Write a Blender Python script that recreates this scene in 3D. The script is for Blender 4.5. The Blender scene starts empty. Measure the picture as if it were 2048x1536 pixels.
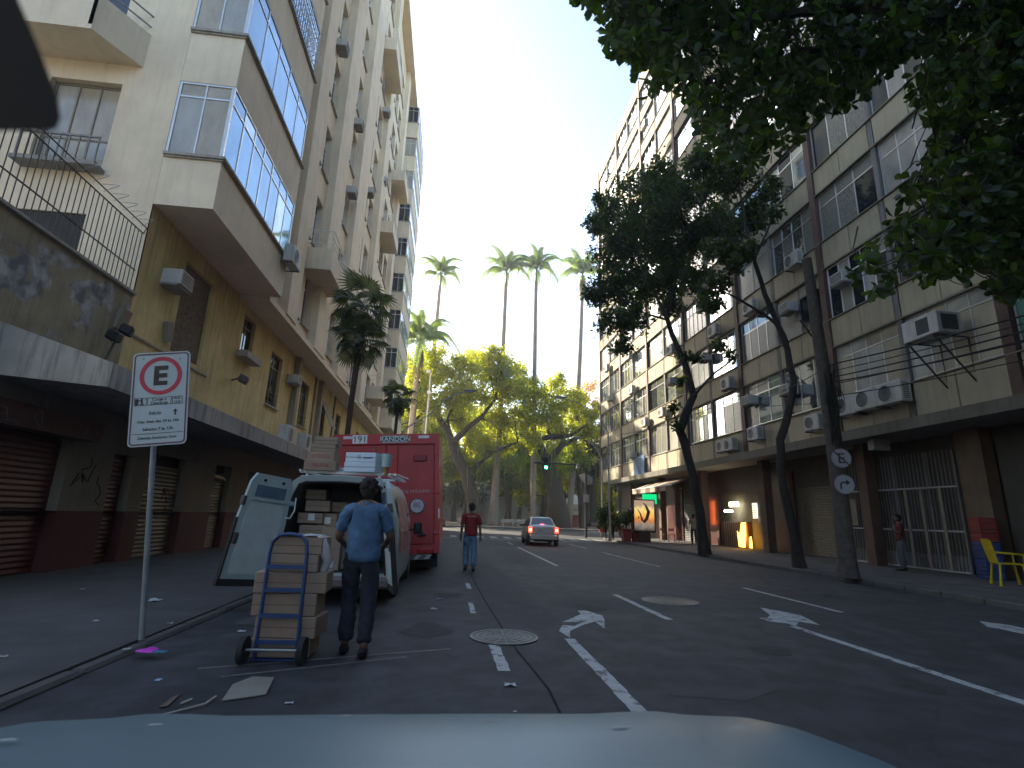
import bpy, bmesh, math, random
import numpy as np
from mathutils import Vector, Matrix, Euler
R = math.radians
rnd = random.Random(7)
S = bpy.context.scene
COL = S.collection

# ---------------------------------------------------------------- camera
HC = 1.45
cam_d = bpy.data.cameras.new("camera"); cam = bpy.data.objects.new("camera", cam_d); COL.objects.link(cam)
YAW, PITCH, ROLL = .10712, .24603, .03394
FPX = 1052.3
cam_d.sensor_width = 36; cam_d.lens = FPX/2048*36; cam_d.clip_start = .05; cam_d.clip_end = 3000
fw = Vector((math.sin(YAW), math.cos(YAW), 0)); rt = Vector((math.cos(YAW), -math.sin(YAW), 0)); up = Vector((0,0,1))
f2 = fw*math.cos(PITCH)+up*math.sin(PITCH); u2 = -fw*math.sin(PITCH)+up*math.cos(PITCH)
r3 = rt*math.cos(ROLL)+u2*math.sin(ROLL); u3 = -rt*math.sin(ROLL)+u2*math.cos(ROLL)
mw = Matrix((r3, u3, -f2)).transposed().to_4x4(); mw.translation = (0,0,HC)
cam.matrix_world = mw
cam_d.dof.use_dof = True; cam_d.dof.focus_distance = 14; cam_d.dof.aperture_fstop = 4.5
S.camera = cam
def ray(x, y): return r3*((x-1024)/FPX) - u3*((y-768)/FPX) + f2
def onG(x, y, z=0.):
    d = ray(x,y); return Vector((0,0,HC)) + d*((z-HC)/d.z)
def onX(x, y, X):
    d = ray(x,y); return Vector((0,0,HC)) + d*(X/d.x)
def onY(x, y, Y):
    d = ray(x,y); return Vector((0,0,HC)) + d*(Y/d.y)

# ---------------------------------------------------------------- sky and sun
AZ = math.atan2(-20.5, 29.0); EL = R(27)
tosun = Vector((math.sin(AZ)*math.cos(EL), math.cos(AZ)*math.cos(EL), math.sin(EL)))
w = bpy.data.worlds.new("World"); S.world = w; w.use_nodes = True
nt = w.node_tree; bg = nt.nodes['Background']
sky = nt.nodes.new('ShaderNodeTexSky'); sky.sky_type = 'NISHITA'; sky.sun_disc = False
sky.sun_elevation = EL; sky.sun_rotation = AZ; sky.air_density = 1.0; sky.dust_density = 1.2; sky.ozone_density = 1.0; sky.altitude = 20
nt.links.new(sky.outputs[0], bg.inputs[0]); bg.inputs[1].default_value = .15
sd = bpy.data.lights.new("sun", 'SUN'); sd.energy = 5.0; sd.angle = R(.53); sd.color = (1, .87, .68)
sun = bpy.data.objects.new("sun", sd); COL.objects.link(sun)
sun.rotation_euler = tosun.to_track_quat('Z','Y').to_euler(); sun.location = (-20,40,60)
S.view_settings.view_transform = 'Standard'; S.view_settings.look = 'None'
S.view_settings.exposure = 1.72; S.view_settings.gamma = 1
try: S.view_settings.use_curve_mapping = False
except Exception: pass
S.render.engine = 'CYCLES'
try:
    S.cycles.max_bounces = 8; S.cycles.diffuse_bounces = 4; S.cycles.glossy_bounces = 3; S.cycles.transmission_bounces = 4
    S.cycles.transparent_max_bounces = 8; S.cycles.sample_clamp_indirect = 4; S.cycles.caustics_reflective = False; S.cycles.caustics_refractive = False
except Exception: pass

# ---------------------------------------------------------------- materials
MATS = {}
def mat(name, col, rough=.75, metal=0., var=.18, scale=3., bump=0., bscale=40., streak=0., stain=None, spec=.5, emit=None, trans=0.):
    if name in MATS: return MATS[name]
    m = bpy.data.materials.new(name); m.use_nodes = True; n = m.node_tree.nodes; L = m.node_tree.links
    b = n['Principled BSDF']; b.inputs['Roughness'].default_value = rough; b.inputs['Metallic'].default_value = metal
    b.inputs['Specular IOR Level'].default_value = spec
    tc = n.new('ShaderNodeTexCoord'); oi = n.new('ShaderNodeObjectInfo')
    ad = n.new('ShaderNodeVectorMath'); ad.operation = 'ADD'; mu = n.new('ShaderNodeMath'); mu.operation = 'MULTIPLY'; mu.inputs[1].default_value = 37
    L.new(oi.outputs['Random'], mu.inputs[0]); L.new(tc.outputs['Object'], ad.inputs[0]); L.new(mu.outputs[0], ad.inputs[1])
    nz = n.new('ShaderNodeTexNoise'); nz.inputs['Scale'].default_value = scale; nz.inputs['Detail'].default_value = 6; nz.inputs['Roughness'].default_value = .65
    L.new(ad.outputs[0], nz.inputs['Vector'])
    rp = n.new('ShaderNodeValToRGB'); c = Vector(col)
    rp.color_ramp.elements[0].position = .3; rp.color_ramp.elements[1].position = .7
    rp.color_ramp.elements[0].color = (*[max(0,x*(1-var)) for x in c], 1); rp.color_ramp.elements[1].color = (*[min(1,x*(1+var)) for x in c], 1)
    L.new(nz.outputs['Fac'], rp.inputs[0]); out = rp.outputs[0]
    if streak:
        mp = n.new('ShaderNodeMapping'); mp.inputs['Scale'].default_value = (2.6, 2.6, .22)
        L.new(ad.outputs[0], mp.inputs[0]); n2 = n.new('ShaderNodeTexNoise'); n2.inputs['Scale'].default_value = 2.2; n2.inputs['Detail'].default_value = 7; n2.inputs['Roughness'].default_value = .7
        L.new(mp.outputs[0], n2.inputs['Vector']); r2 = n.new('ShaderNodeValToRGB')
        r2.color_ramp.elements[0].position = .48; r2.color_ramp.elements[1].position = .72
        r2.color_ramp.elements[0].color = (0,0,0,1); r2.color_ramp.elements[1].color = (streak,)*3+(1,)
        L.new(n2.outputs['Fac'], r2.inputs[0]); mx = n.new('ShaderNodeMix'); mx.data_type = 'RGBA'
        L.new(r2.outputs[0], mx.inputs['Factor']); L.new(out, mx.inputs['A']); mx.inputs['B'].default_value = (*(stain or (.06,.055,.045)), 1); out = mx.outputs['Result']
    L.new(out, b.inputs['Base Color'])
    if bump:
        n3 = n.new('ShaderNodeTexNoise'); n3.inputs['Scale'].default_value = bscale; n3.inputs['Detail'].default_value = 4
        L.new(ad.outputs[0], n3.inputs['Vector']); bp = n.new('ShaderNodeBump'); bp.inputs['Strength'].default_value = bump; bp.inputs['Distance'].default_value = .02
        L.new(n3.outputs['Fac'], bp.inputs['Height']); L.new(bp.outputs[0], b.inputs['Normal'])
    if emit: b.inputs['Emission Color'].default_value = (*emit[0],1); b.inputs['Emission Strength'].default_value = emit[1]
    if trans:
        b.inputs['Transmission Weight'].default_value = trans
    MATS[name] = m; return m
def leafmat(name, col, col2, trl=.45):
    if name in MATS: return MATS[name]
    m = bpy.data.materials.new(name); m.use_nodes = True; n = m.node_tree.nodes; L = m.node_tree.links
    b = n['Principled BSDF']; b.inputs['Roughness'].default_value = .45
    ge = n.new('ShaderNodeNewGeometry'); rp = n.new('ShaderNodeValToRGB')
    rp.color_ramp.elements[0].color = (*col,1); rp.color_ramp.elements[1].color = (*col2,1)
    L.new(ge.outputs['Random Per Island'], rp.inputs[0]); L.new(rp.outputs[0], b.inputs['Base Color'])
    t = n.new('ShaderNodeBsdfTranslucent'); mxc = n.new('ShaderNodeMix'); mxc.data_type='RGBA'; mxc.blend_type='MULTIPLY'; mxc.inputs['Factor'].default_value=1
    L.new(rp.outputs[0], mxc.inputs['A']); mxc.inputs['B'].default_value = (2.9,2.7,.6,1)
    L.new(mxc.outputs['Result'], t.inputs[0]); mx = n.new('ShaderNodeMixShader'); mx.inputs[0].default_value = trl
    L.new(b.outputs[0], mx.inputs[1]); L.new(t.outputs[0], mx.inputs[2]); L.new(mx.outputs[0], n['Material Output'].inputs[0])
    MATS[name] = m; return m
def glass(name, col=(.03,.04,.05), rough=.06, metal=.0, spec=1., scale=.7):
    m = mat(name, col, rough, metal, .3, scale, spec=spec)
    return m
def asphalt():
    m = bpy.data.materials.new('asphalt'); m.use_nodes = True; n = m.node_tree.nodes; L = m.node_tree.links; b = n['Principled BSDF']
    tc = n.new('ShaderNodeTexCoord')
    def noise(s, d=6, r=.6):
        q = n.new('ShaderNodeTexNoise'); q.inputs['Scale'].default_value = s; q.inputs['Detail'].default_value = d; q.inputs['Roughness'].default_value = r
        L.new(tc.outputs['Object'], q.inputs['Vector']); return q
    a = noise(.35); f = noise(90, 3, .8); g = noise(2.2)
    r1 = n.new('ShaderNodeValToRGB'); r1.color_ramp.elements[0].position=.35; r1.color_ramp.elements[1].position=.68
    r1.color_ramp.elements[0].color=(.022,.026,.032,1); r1.color_ramp.elements[1].color=(.042,.045,.050,1); L.new(a.outputs['Fac'], r1.inputs[0])
    r2 = n.new('ShaderNodeValToRGB'); r2.color_ramp.elements[0].position=.3; r2.color_ramp.elements[1].position=.75
    r2.color_ramp.elements[0].color=(.5,.5,.5,1); r2.color_ramp.elements[1].color=(1.5,1.5,1.5,1); L.new(f.outputs['Fac'], r2.inputs[0])
    m1 = n.new('ShaderNodeMix'); m1.data_type='RGBA'; m1.blend_type='MULTIPLY'; m1.inputs['Factor'].default_value=.8
    L.new(r1.outputs[0], m1.inputs['A']); L.new(r2.outputs[0], m1.inputs['B'])
    r3_ = n.new('ShaderNodeValToRGB'); r3_.color_ramp.elements[0].position=.42; r3_.color_ramp.elements[1].position=.62
    r3_.color_ramp.elements[0].color=(.5,.5,.5,1); r3_.color_ramp.elements[1].color=(1.25,1.22,1.2,1); L.new(g.outputs['Fac'], r3_.inputs[0])
    m2 = n.new('ShaderNodeMix'); m2.data_type='RGBA'; m2.blend_type='MULTIPLY'; m2.inputs['Factor'].default_value=.9
    L.new(m1.outputs['Result'], m2.inputs['A']); L.new(r3_.outputs[0], m2.inputs['B'])
    vo = n.new('ShaderNodeTexVoronoi'); vo.feature='DISTANCE_TO_EDGE'; vo.inputs['Scale'].default_value=.33
    wp = noise(1.3); ws = n.new('ShaderNodeVectorMath'); ws.operation='SCALE'; ws.inputs['Scale'].default_value=1.2; L.new(wp.outputs['Color'], ws.inputs[0])
    wa = n.new('ShaderNodeVectorMath'); L.new(tc.outputs['Object'], wa.inputs[0]); L.new(ws.outputs[0], wa.inputs[1]); L.new(wa.outputs[0], vo.inputs['Vector'])
    r4 = n.new('ShaderNodeValToRGB'); r4.color_ramp.elements[0].position=.0; r4.color_ramp.elements[1].position=.012
    r4.color_ramp.elements[0].color=(.6,.6,.6,1); r4.color_ramp.elements[1].color=(1,1,1,1); L.new(vo.outputs['Distance'], r4.inputs[0])
    m3 = n.new('ShaderNodeMix'); m3.data_type='RGBA'; m3.blend_type='MULTIPLY'; m3.inputs['Factor'].default_value=.8
    L.new(m2.outputs['Result'], m3.inputs['A']); L.new(r4.outputs[0], m3.inputs['B']); L.new(m3.outputs['Result'], b.inputs['Base Color'])
    b.inputs['Roughness'].default_value=.78
    bp = n.new('ShaderNodeBump'); bp.inputs['Strength'].default_value=.6; bp.inputs['Distance'].default_value=.01; L.new(f.outputs['Fac'], bp.inputs['Height']); L.new(bp.outputs[0], b.inputs['Normal'])
    return m
def peeling():
    m = mat('peeling_plaster', (.30,.26,.17), .9, var=.25, scale=1.5, bump=.5, bscale=14, streak=.55, stain=(.10,.095,.09))
    n = m.node_tree.nodes; L = m.node_tree.links; b = n['Principled BSDF']; src = b.inputs['Base Color'].links[0].from_socket
    tc = n.new('ShaderNodeTexCoord'); q = n.new('ShaderNodeTexNoise'); q.inputs['Scale'].default_value=1.15; q.inputs['Detail'].default_value=9; q.inputs['Roughness'].default_value=.62; q.inputs['Distortion'].default_value=.6
    L.new(tc.outputs['Object'], q.inputs['Vector']); r = n.new('ShaderNodeValToRGB'); r.color_ramp.elements[0].position=.50; r.color_ramp.elements[1].position=.56
    L.new(q.outputs['Fac'], r.inputs[0]); q2 = n.new('ShaderNodeTexNoise'); q2.inputs['Scale'].default_value=3.5; q2.inputs['Detail'].default_value=8; L.new(tc.outputs['Object'], q2.inputs['Vector'])
    r2 = n.new('ShaderNodeValToRGB'); r2.color_ramp.elements[0].position=.4; r2.color_ramp.elements[1].position=.62; r2.color_ramp.elements[0].color=(.14,.14,.15,1); r2.color_ramp.elements[1].color=(.42,.42,.42,1)
    L.new(q2.outputs['Fac'], r2.inputs[0]); mx = n.new('ShaderNodeMix'); mx.data_type='RGBA'; L.new(r.outputs[0], mx.inputs['Factor']); L.new(src, mx.inputs['A']); L.new(r2.outputs[0], mx.inputs['B'])
    L.new(mx.outputs['Result'], b.inputs['Base Color']); return m
def worn_paint():
    m = mat('road_paint', (.31,.33,.325), .7, var=.15, scale=6)
    n = m.node_tree.nodes; L = m.node_tree.links; b = n['Principled BSDF']
    tc = n.new('ShaderNodeTexCoord'); q = n.new('ShaderNodeTexNoise'); q.inputs['Scale'].default_value=5.; q.inputs['Detail'].default_value=9; q.inputs['Roughness'].default_value=.75
    L.new(tc.outputs['Object'], q.inputs['Vector']); r = n.new('ShaderNodeValToRGB'); r.color_ramp.elements[0].position=.535; r.color_ramp.elements[1].position=.575
    L.new(q.outputs['Fac'], r.inputs[0]); src = b.inputs['Base Color'].links[0].from_socket; mx = n.new('ShaderNodeMix'); mx.data_type='RGBA'
    L.new(r.outputs[0], mx.inputs['Factor']); L.new(src, mx.inputs['A']); mx.inputs['B'].default_value=(.06,.06,.062,1); L.new(mx.outputs['Result'], b.inputs['Base Color']); return m

cream = mat('cream_plaster', (.78,.67,.49), .85, var=.10, scale=.8, bump=.2, bscale=20, streak=.22, stain=(.30,.24,.17))
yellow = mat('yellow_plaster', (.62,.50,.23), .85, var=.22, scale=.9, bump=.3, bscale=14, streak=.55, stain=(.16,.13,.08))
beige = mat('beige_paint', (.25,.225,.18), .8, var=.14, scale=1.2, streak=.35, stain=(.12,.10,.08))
dadored = mat('oxblood_paint', (.085,.018,.017), .7, var=.3, scale=1.6, streak=.4, stain=(.05,.02,.02))
redsh = mat('red_shutter_paint', (.085,.014,.013), .55, var=.3, scale=3, streak=.5, stain=(.05,.02,.02))
fascia = mat('canopy_render', (.40,.39,.36), .85, var=.2, scale=1.2, bump=.2, streak=.85, stain=(.09,.08,.07))
soffit = mat('dark_soffit', (.16,.14,.12), .9, var=.2, scale=1)
concrete = mat('concrete', (.30,.29,.27), .9, var=.2, scale=2, bump=.3, streak=.4)
ledge = mat('ledge_paint', (.36,.33,.28), .8, var=.15, scale=3, streak=.4)
whitep = mat('white_paint', (.72,.72,.70), .45, var=.06, scale=3)
alum = mat('aluminium_frame', (.62,.62,.60), .35, metal=.6, var=.1, scale=3)
darkframe = mat('dark_frame', (.12,.11,.10), .5, var=.2)
woodblind = mat('weathered_wood', (.26,.21,.15), .8, var=.35, scale=5, streak=.5)
gl_dark = glass('window_glass', (.02,.025,.03))
gl_blue = glass('blue_reflection_glass', (.25,.38,.50), .05, metal=.75)  # blue of the reflected sky is put into the pane colour
gl_cur = glass('curtained_glass', (.36,.35,.31), .12, spec=.8)
gl_warm = glass('drawn_blind_glass', (.42,.37,.27), .15, spec=.8)
gl_green = glass('green_curtain_glass', (.06,.20,.16), .12, spec=.8)
gl_ref = glass('pale_reflection_glass', (.52,.56,.58), .04, metal=.85)  # pale metallic colour stands in for whitish sky reflections
gl_tex = mat('patterned_glass', (.20,.20,.17), .2, var=.6, scale=22)
spand = mat('spandrel_cream', (.40,.345,.235), .8, var=.10, scale=1.1, streak=.45, stain=(.17,.14,.09))
brown = mat('brown_column', (.11,.062,.045), .7, var=.3, scale=3, streak=.4, stain=(.05,.03,.02))
greyp = mat('grey_pilaster', (.20,.19,.175), .85, var=.2, scale=2, streak=.4)
black = mat('black_plastic', (.008,.008,.009), .6, var=.2)
rubber = mat('rubber', (.02,.02,.02), .85, var=.2)
steel = mat('galvanised_steel', (.30,.32,.33), .5, metal=.7, var=.15, scale=5)
darksteel = mat('dark_painted_steel', (.07,.07,.068), .6, metal=.2, var=.3, scale=8)
acwhite = mat('ac_casing', (.50,.50,.47), .6, var=.15, scale=4, streak=.4, stain=(.15,.13,.10))
acdark = mat('ac_grille', (.05,.05,.05), .6)
card = mat('cardboard', (.30,.23,.17), .85, var=.12, scale=3)
card2 = mat('printed_carton', (.27,.20,.15), .85, var=.15, scale=3)
cardw = mat('white_carton', (.55,.66,.74), .7, var=.05)
plasticwrap = mat('clear_wrap', (.50,.50,.50), .15, var=.2, scale=12)
vanw = mat('van_white', (.38,.47,.48), .35, var=.06, scale=2, streak=.15, stain=(.3,.3,.28))
truckred = mat('truck_red', (.42,.022,.028), .42, var=.12, scale=1.2, streak=.15, stain=(.2,.02,.02))
redlens = mat('red_lens', (.35,.01,.01), .2)
carsilver = mat('silver_paint', (.22,.20,.20), .3, metal=.6, var=.04)
bark = mat('bark', (.034,.028,.022), .95, var=.45, scale=6, bump=.9, bscale=16)
palmbark = mat('palm_trunk_bark', (.22,.18,.15), .9, var=.25, scale=2, bump=.4, bscale=12)
polewood = mat('wooden_pole', (.075,.062,.05), .95, var=.4, scale=7, bump=.6, bscale=25, streak=.5)
skin = mat('skin', (.16,.085,.055), .6, var=.08)
hairm = mat('hair', (.012,.009,.008), .8, var=.4, scale=30, bump=.8, bscale=60)
asph = asphalt(); peel = peeling(); paint = worn_paint()
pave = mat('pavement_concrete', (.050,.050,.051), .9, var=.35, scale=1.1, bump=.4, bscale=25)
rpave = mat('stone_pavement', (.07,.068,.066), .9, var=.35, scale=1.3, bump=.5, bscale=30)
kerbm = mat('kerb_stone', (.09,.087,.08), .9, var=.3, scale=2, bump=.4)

# ---------------------------------------------------------------- mesh helpers
class MB:
    def __init__(s): s.v=[]; s.f=[]; s.m=[]; s.sm=[]; s.cur=0; s.smooth=False
    def add(s, vs, fs):
        o=len(s.v); s.v += [tuple(p) for p in vs]
        for f in fs: s.f.append(tuple(i+o for i in f)); s.m.append(s.cur); s.sm.append(s.smooth)
        return s
    def box(s, x0,x1,y0,y1,z0,z1):
        return s.add([(x,y,z) for z in (z0,z1) for y in (y0,y1) for x in (x0,x1)], [(0,2,3,1),(4,5,7,6),(0,1,5,4),(2,6,7,3),(0,4,6,2),(1,3,7,5)])
    def cbox(s, c, sz, rot=None):
        hx,hy,hz=[q/2 for q in sz]; vs=[Vector((x,y,z)) for z in (-hz,hz) for y in (-hy,hy) for x in (-hx,hx)]
        if rot is not None:
            M=Euler(rot).to_matrix(); vs=[M@q for q in vs]
        return s.add([q+Vector(c) for q in vs], [(0,2,3,1),(4,5,7,6),(0,1,5,4),(2,6,7,3),(0,4,6,2),(1,3,7,5)])
    def rbox(s, c, sz, r=.02, rot=None):   # chamfered box
        hx,hy,hz=[q/2 for q in sz]; r=min(r,hx*.9,hy*.9,hz*.9); vs=[]; idx={}
        for ax in range(3):
            for sx in (-1,1):
                for sy in (-1,1):
                    for sz_ in (-1,1):
                        q=[sx*(hx-r),sy*(hy-r),sz_*(hz-r)]; q[ax]=[sx*hx,sy*hy,sz_*hz][ax]; idx[(ax,sx,sy,sz_)]=len(vs); vs.append(Vector(q))
        F=[]
        def orient(f):
            c0=sum((vs[i] for i in f),Vector())/len(f); nn=(vs[f[1]]-vs[f[0]]).cross(vs[f[2]]-vs[f[1]])
            return f if nn.dot(c0)>0 else tuple(reversed(f))
        for sx in (-1,1):
            F.append([idx[(0,sx,a,b)] for a,b in ((-1,-1),(1,-1),(1,1),(-1,1))]); F.append([idx[(1,a,sx,b)] for a,b in ((-1,-1),(1,-1),(1,1),(-1,1))]); F.append([idx[(2,a,b,sx)] for a,b in ((-1,-1),(1,-1),(1,1),(-1,1))])
        for a in (-1,1):
            for b in (-1,1):
                F.append([idx[(0,a,b,-1)],idx[(0,a,b,1)],idx[(1,a,b,1)],idx[(1,a,b,-1)]]); F.append([idx[(0,a,-1,b)],idx[(0,a,1,b)],idx[(2,a,1,b)],idx[(2,a,-1,b)]]); F.append([idx[(1,-1,a,b)],idx[(1,1,a,b)],idx[(2,1,a,b)],idx[(2,-1,a,b)]])
                for c2 in (-1,1): F.append([idx[(0,a,b,c2)],idx[(1,a,b,c2)],idx[(2,a,b,c2)]])
        F=[orient(tuple(f)) for f in F]
        if rot is not None:
            M=Euler(rot).to_matrix(); vs=[M@q for q in vs]
        return s.add([q+Vector(c) for q in vs], F)
    def quad(s,a,b,c,d): return s.add([a,b,c,d],[(0,1,2,3)])
    def tube(s, pts, rad, n=8, caps=True, smooth=True):
        pts=[Vector(p) for p in pts]; k=len(pts); rad=rad if isinstance(rad,(list,tuple)) else [rad]*k
        vs=[]; prev=None
        for i,p in enumerate(pts):
            t=(pts[min(i+1,k-1)]-pts[max(i-1,0)]).normalized()
            if prev is None: a=t.orthogonal().normalized()
            else: a=(prev-t*prev.dot(t)); a=a.normalized() if a.length>1e-6 else t.orthogonal().normalized()
            prev=a; b=t.cross(a)
            for j in range(n): an=2*math.pi*j/n; vs.append(p+(a*math.cos(an)+b*math.sin(an))*rad[i])
        o=s.smooth; s.smooth=smooth
        s.add(vs,[(i*n+j,i*n+(j+1)%n,(i+1)*n+(j+1)%n,(i+1)*n+j) for i in range(k-1) for j in range(n)])
        s.smooth=False
        if caps: s.add([vs[j] for j in range(n)],[tuple(reversed(range(n)))]); s.add([vs[(k-1)*n+j] for j in range(n)],[tuple(range(n))])
        s.smooth=o; return s
    def disc(s, c, r, nrm, n=20, sy=1.):
        c=Vector(c); t=Vector(nrm).normalized(); a=t.orthogonal().normalized() if abs(t.z)>.9 else Vector((0,0,1)).cross(t).normalized(); b=t.cross(a)
        return s.add([c+a*math.cos(2*math.pi*i/n)*r+b*math.sin(2*math.pi*i/n)*r*sy for i in range(n)],[tuple(range(n))])
    def ring(s, c, r0, r1, nrm, n=24, d=.004):
        c=Vector(c); t=Vector(nrm).normalized(); a=t.orthogonal().normalized() if abs(t.z)>.9 else Vector((0,0,1)).cross(t).normalized(); b=t.cross(a); vs=[]
        for i in range(n):
            e=a*math.cos(2*math.pi*i/n)+b*math.sin(2*math.pi*i/n); vs += [c+e*r0, c+e*r1, c+e*r0+t*d, c+e*r1+t*d]
        fs=[]
        for i in range(n):
            j=(i+1)%n; fs += [(i*4+2,i*4+3,j*4+3,j*4+2),(i*4+3,i*4+1,j*4+1,j*4+3),(i*4,i*4+2,j*4+2,j*4)]
        return s.add(vs,fs)
    def cyl(s, a, b, r, n=16, r2=None): return s.tube([a,b],[r,r if r2 is None else r2],n)
    def prism(s, poly, vec):
        k=len(poly); p=[Vector(q) for q in poly]; q=[x+Vector(vec) for x in p]
        return s.add(p+q,[tuple(reversed(range(k))),tuple(range(k,2*k))]+[(i,(i+1)%k,k+(i+1)%k,k+i) for i in range(k)])
    def ell(s, c, r, nu=12, nv=8, rot=None):
        vs=[]; M=Euler(rot).to_matrix() if rot else None
        for i in range(nv+1):
            ph=math.pi*i/nv
            for j in range(nu):
                th=2*math.pi*j/nu; q=Vector((r[0]*math.sin(ph)*math.cos(th), r[1]*math.sin(ph)*math.sin(th), r[2]*math.cos(ph)))
                vs.append((M@q if M else q)+Vector(c))
        o=s.smooth; s.smooth=True
        s.add(vs,[(i*nu+j,(i+1)*nu+j,(i+1)*nu+(j+1)%nu,i*nu+(j+1)%nu) for i in range(nv) for j in range(nu)]); s.smooth=o; return s
    def mesh(s, name, mats):
        me=bpy.data.meshes.new(name); me.from_pydata(s.v,[],s.f)
        for m in (mats if isinstance(mats,(list,tuple)) else [mats]): me.materials.append(m)
        me.polygons.foreach_set('material_index', s.m); me.polygons.foreach_set('use_smooth', s.sm); me.update(); return me
ORG = {}
def root_org(o):
    while o is not None:
        if o.name in ORG: return ORG[o.name]
        o=o.parent
    return Vector()
def props(o, label=None, cat=None, group=None, kind=None):
    if label: o['label']=label
    if cat: o['category']=cat
    if group: o['group']=group
    if kind: o['kind']=kind
    return o
def thing(name, label, cat, loc=(0,0,0), rz=0., group=None):
    o=bpy.data.objects.new(name,None); COL.objects.link(o); o.location=loc; o.rotation_euler=(0,0,rz); o.empty_display_size=.2
    ORG[o.name]=Vector(loc); return props(o,label,cat,group)
def link(name, me, parent=None, loc=(0,0,0), rot=(0,0,0), sc=None):
    o=bpy.data.objects.new(name, me); COL.objects.link(o); o.parent=parent; o.location=loc; o.rotation_euler=rot
    if sc: o.scale=sc
    return o
def part(name, mb, mats, parent, world=False, label=None, kind=None):
    """mb in local coordinates of the thing, or in world ones (thing unrotated) with world=True"""
    if world:
        q=root_org(parent)
        if q.length: mb.v=[(a-q.x,b-q.y,c-q.z) for a,b,c in mb.v]
    o=link(name, mb.mesh(name,mats), parent)
    return props(o,label,kind=kind)
def single(name, mb, mats, label, cat, loc=None, group=None, rz=0.):
    """a thing that is one mesh; mb in world coordinates if loc is None"""
    if loc is None:
        a=np.array(mb.v); c=(a.min(0)+a.max(0))/2; c[2]=a[:,2].min(); mb.v=[tuple(q) for q in (a-c)]; loc=tuple(c)
    o=link(name, mb.mesh(name,mats), None, loc, (0,0,rz)); return props(o,label,cat,group)
def struct(name, mb, mats):
    o=link(name, mb.mesh(name,mats)); o['kind']='structure'; return o
def fastmesh(name, V, F, mats, mi=None, smooth=False):
    """V (n,3), F (m,k) numpy"""
    me=bpy.data.meshes.new(name); k=F.shape[1]; me.vertices.add(len(V)); me.vertices.foreach_set('co', np.asarray(V,dtype=np.float32).ravel())
    me.loops.add(F.size); me.loops.foreach_set('vertex_index', F.astype(np.int32).ravel()); me.polygons.add(len(F))
    me.polygons.foreach_set('loop_start', np.arange(0,F.size,k,dtype=np.int32)); me.polygons.foreach_set('loop_total', np.full(len(F),k,dtype=np.int32))
    for m in (mats if isinstance(mats,(list,tuple)) else [mats]): me.materials.append(m)
    if mi is not None: me.polygons.foreach_set('material_index', mi.astype(np.int32))
    me.update(calc_edges=True); return me
def copy_tree(o, parent=None):
    c=o.copy(); COL.objects.link(c); c.parent=parent
    if o.name in ORG: ORG[c.name]=ORG[o.name]
    for ch in list(o.children): copy_tree(ch,c)
    return c
def text(s, size, loc, rot, m, parent, name='lettering', ext=.003, align='CENTER', sx=1., label=None):
    cu=bpy.data.curves.new('t','FONT'); cu.body=s; cu.size=size; cu.extrude=ext; cu.align_x=align; cu.align_y='CENTER'
    t=bpy.data.objects.new('t',cu); COL.objects.link(t); dg=bpy.context.evaluated_depsgraph_get(); me=bpy.data.meshes.new_from_object(t.evaluated_get(dg))
    bpy.data.objects.remove(t); me.materials.clear(); me.materials.append(m)
    o=link(name, me, parent, loc, rot, (sx,1,1)); 
    if label: o['label']=label
    return o
def wallgrid(mb, O, U, N, W, H, t, ops, back=False):
    """wall sheet at origin O, along U (unit), outward normal N, with rectangular openings (u0,u1,z0,z1) and reveals of depth t"""
    O=Vector(O); U=Vector(U); N=Vector(N); us=sorted({0.,W}|{min(max(a,0),W) for o in ops for a in o[:2]}); zs=sorted({0.,H}|{min(max(a,0),H) for o in ops for a in o[2:4]})
    flip = U.cross(Vector((0,0,1))).dot(N)<0
    P=lambda u,z,d=0: O+U*u+Vector((0,0,z))-N*d
    def q(a,b,c,d): mb.quad(*((a,b,c,d) if not flip else (d,c,b,a)))
    for i in range(len(us)-1):
        for j in range(len(zs)-1):
            cu,cz=(us[i]+us[i+1])/2,(zs[j]+zs[j+1])/2
            if any(o[0]<cu<o[1] and o[2]<cz<o[3] for o in ops): continue
            q(P(us[i],zs[j]),P(us[i+1],zs[j]),P(us[i+1],zs[j+1]),P(us[i],zs[j+1]))
    for o in ops:
        a,b,c,d=o[:4]; q(P(a,c),P(a,c,t),P(b,c,t),P(b,c)); q(P(a,d,t),P(a,d),P(b,d),P(b,d,t)); q(P(a,c,t),P(a,c),P(a,d),P(a,d,t)); q(P(b,c),P(b,c,t),P(b,d,t),P(b,d))
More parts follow.
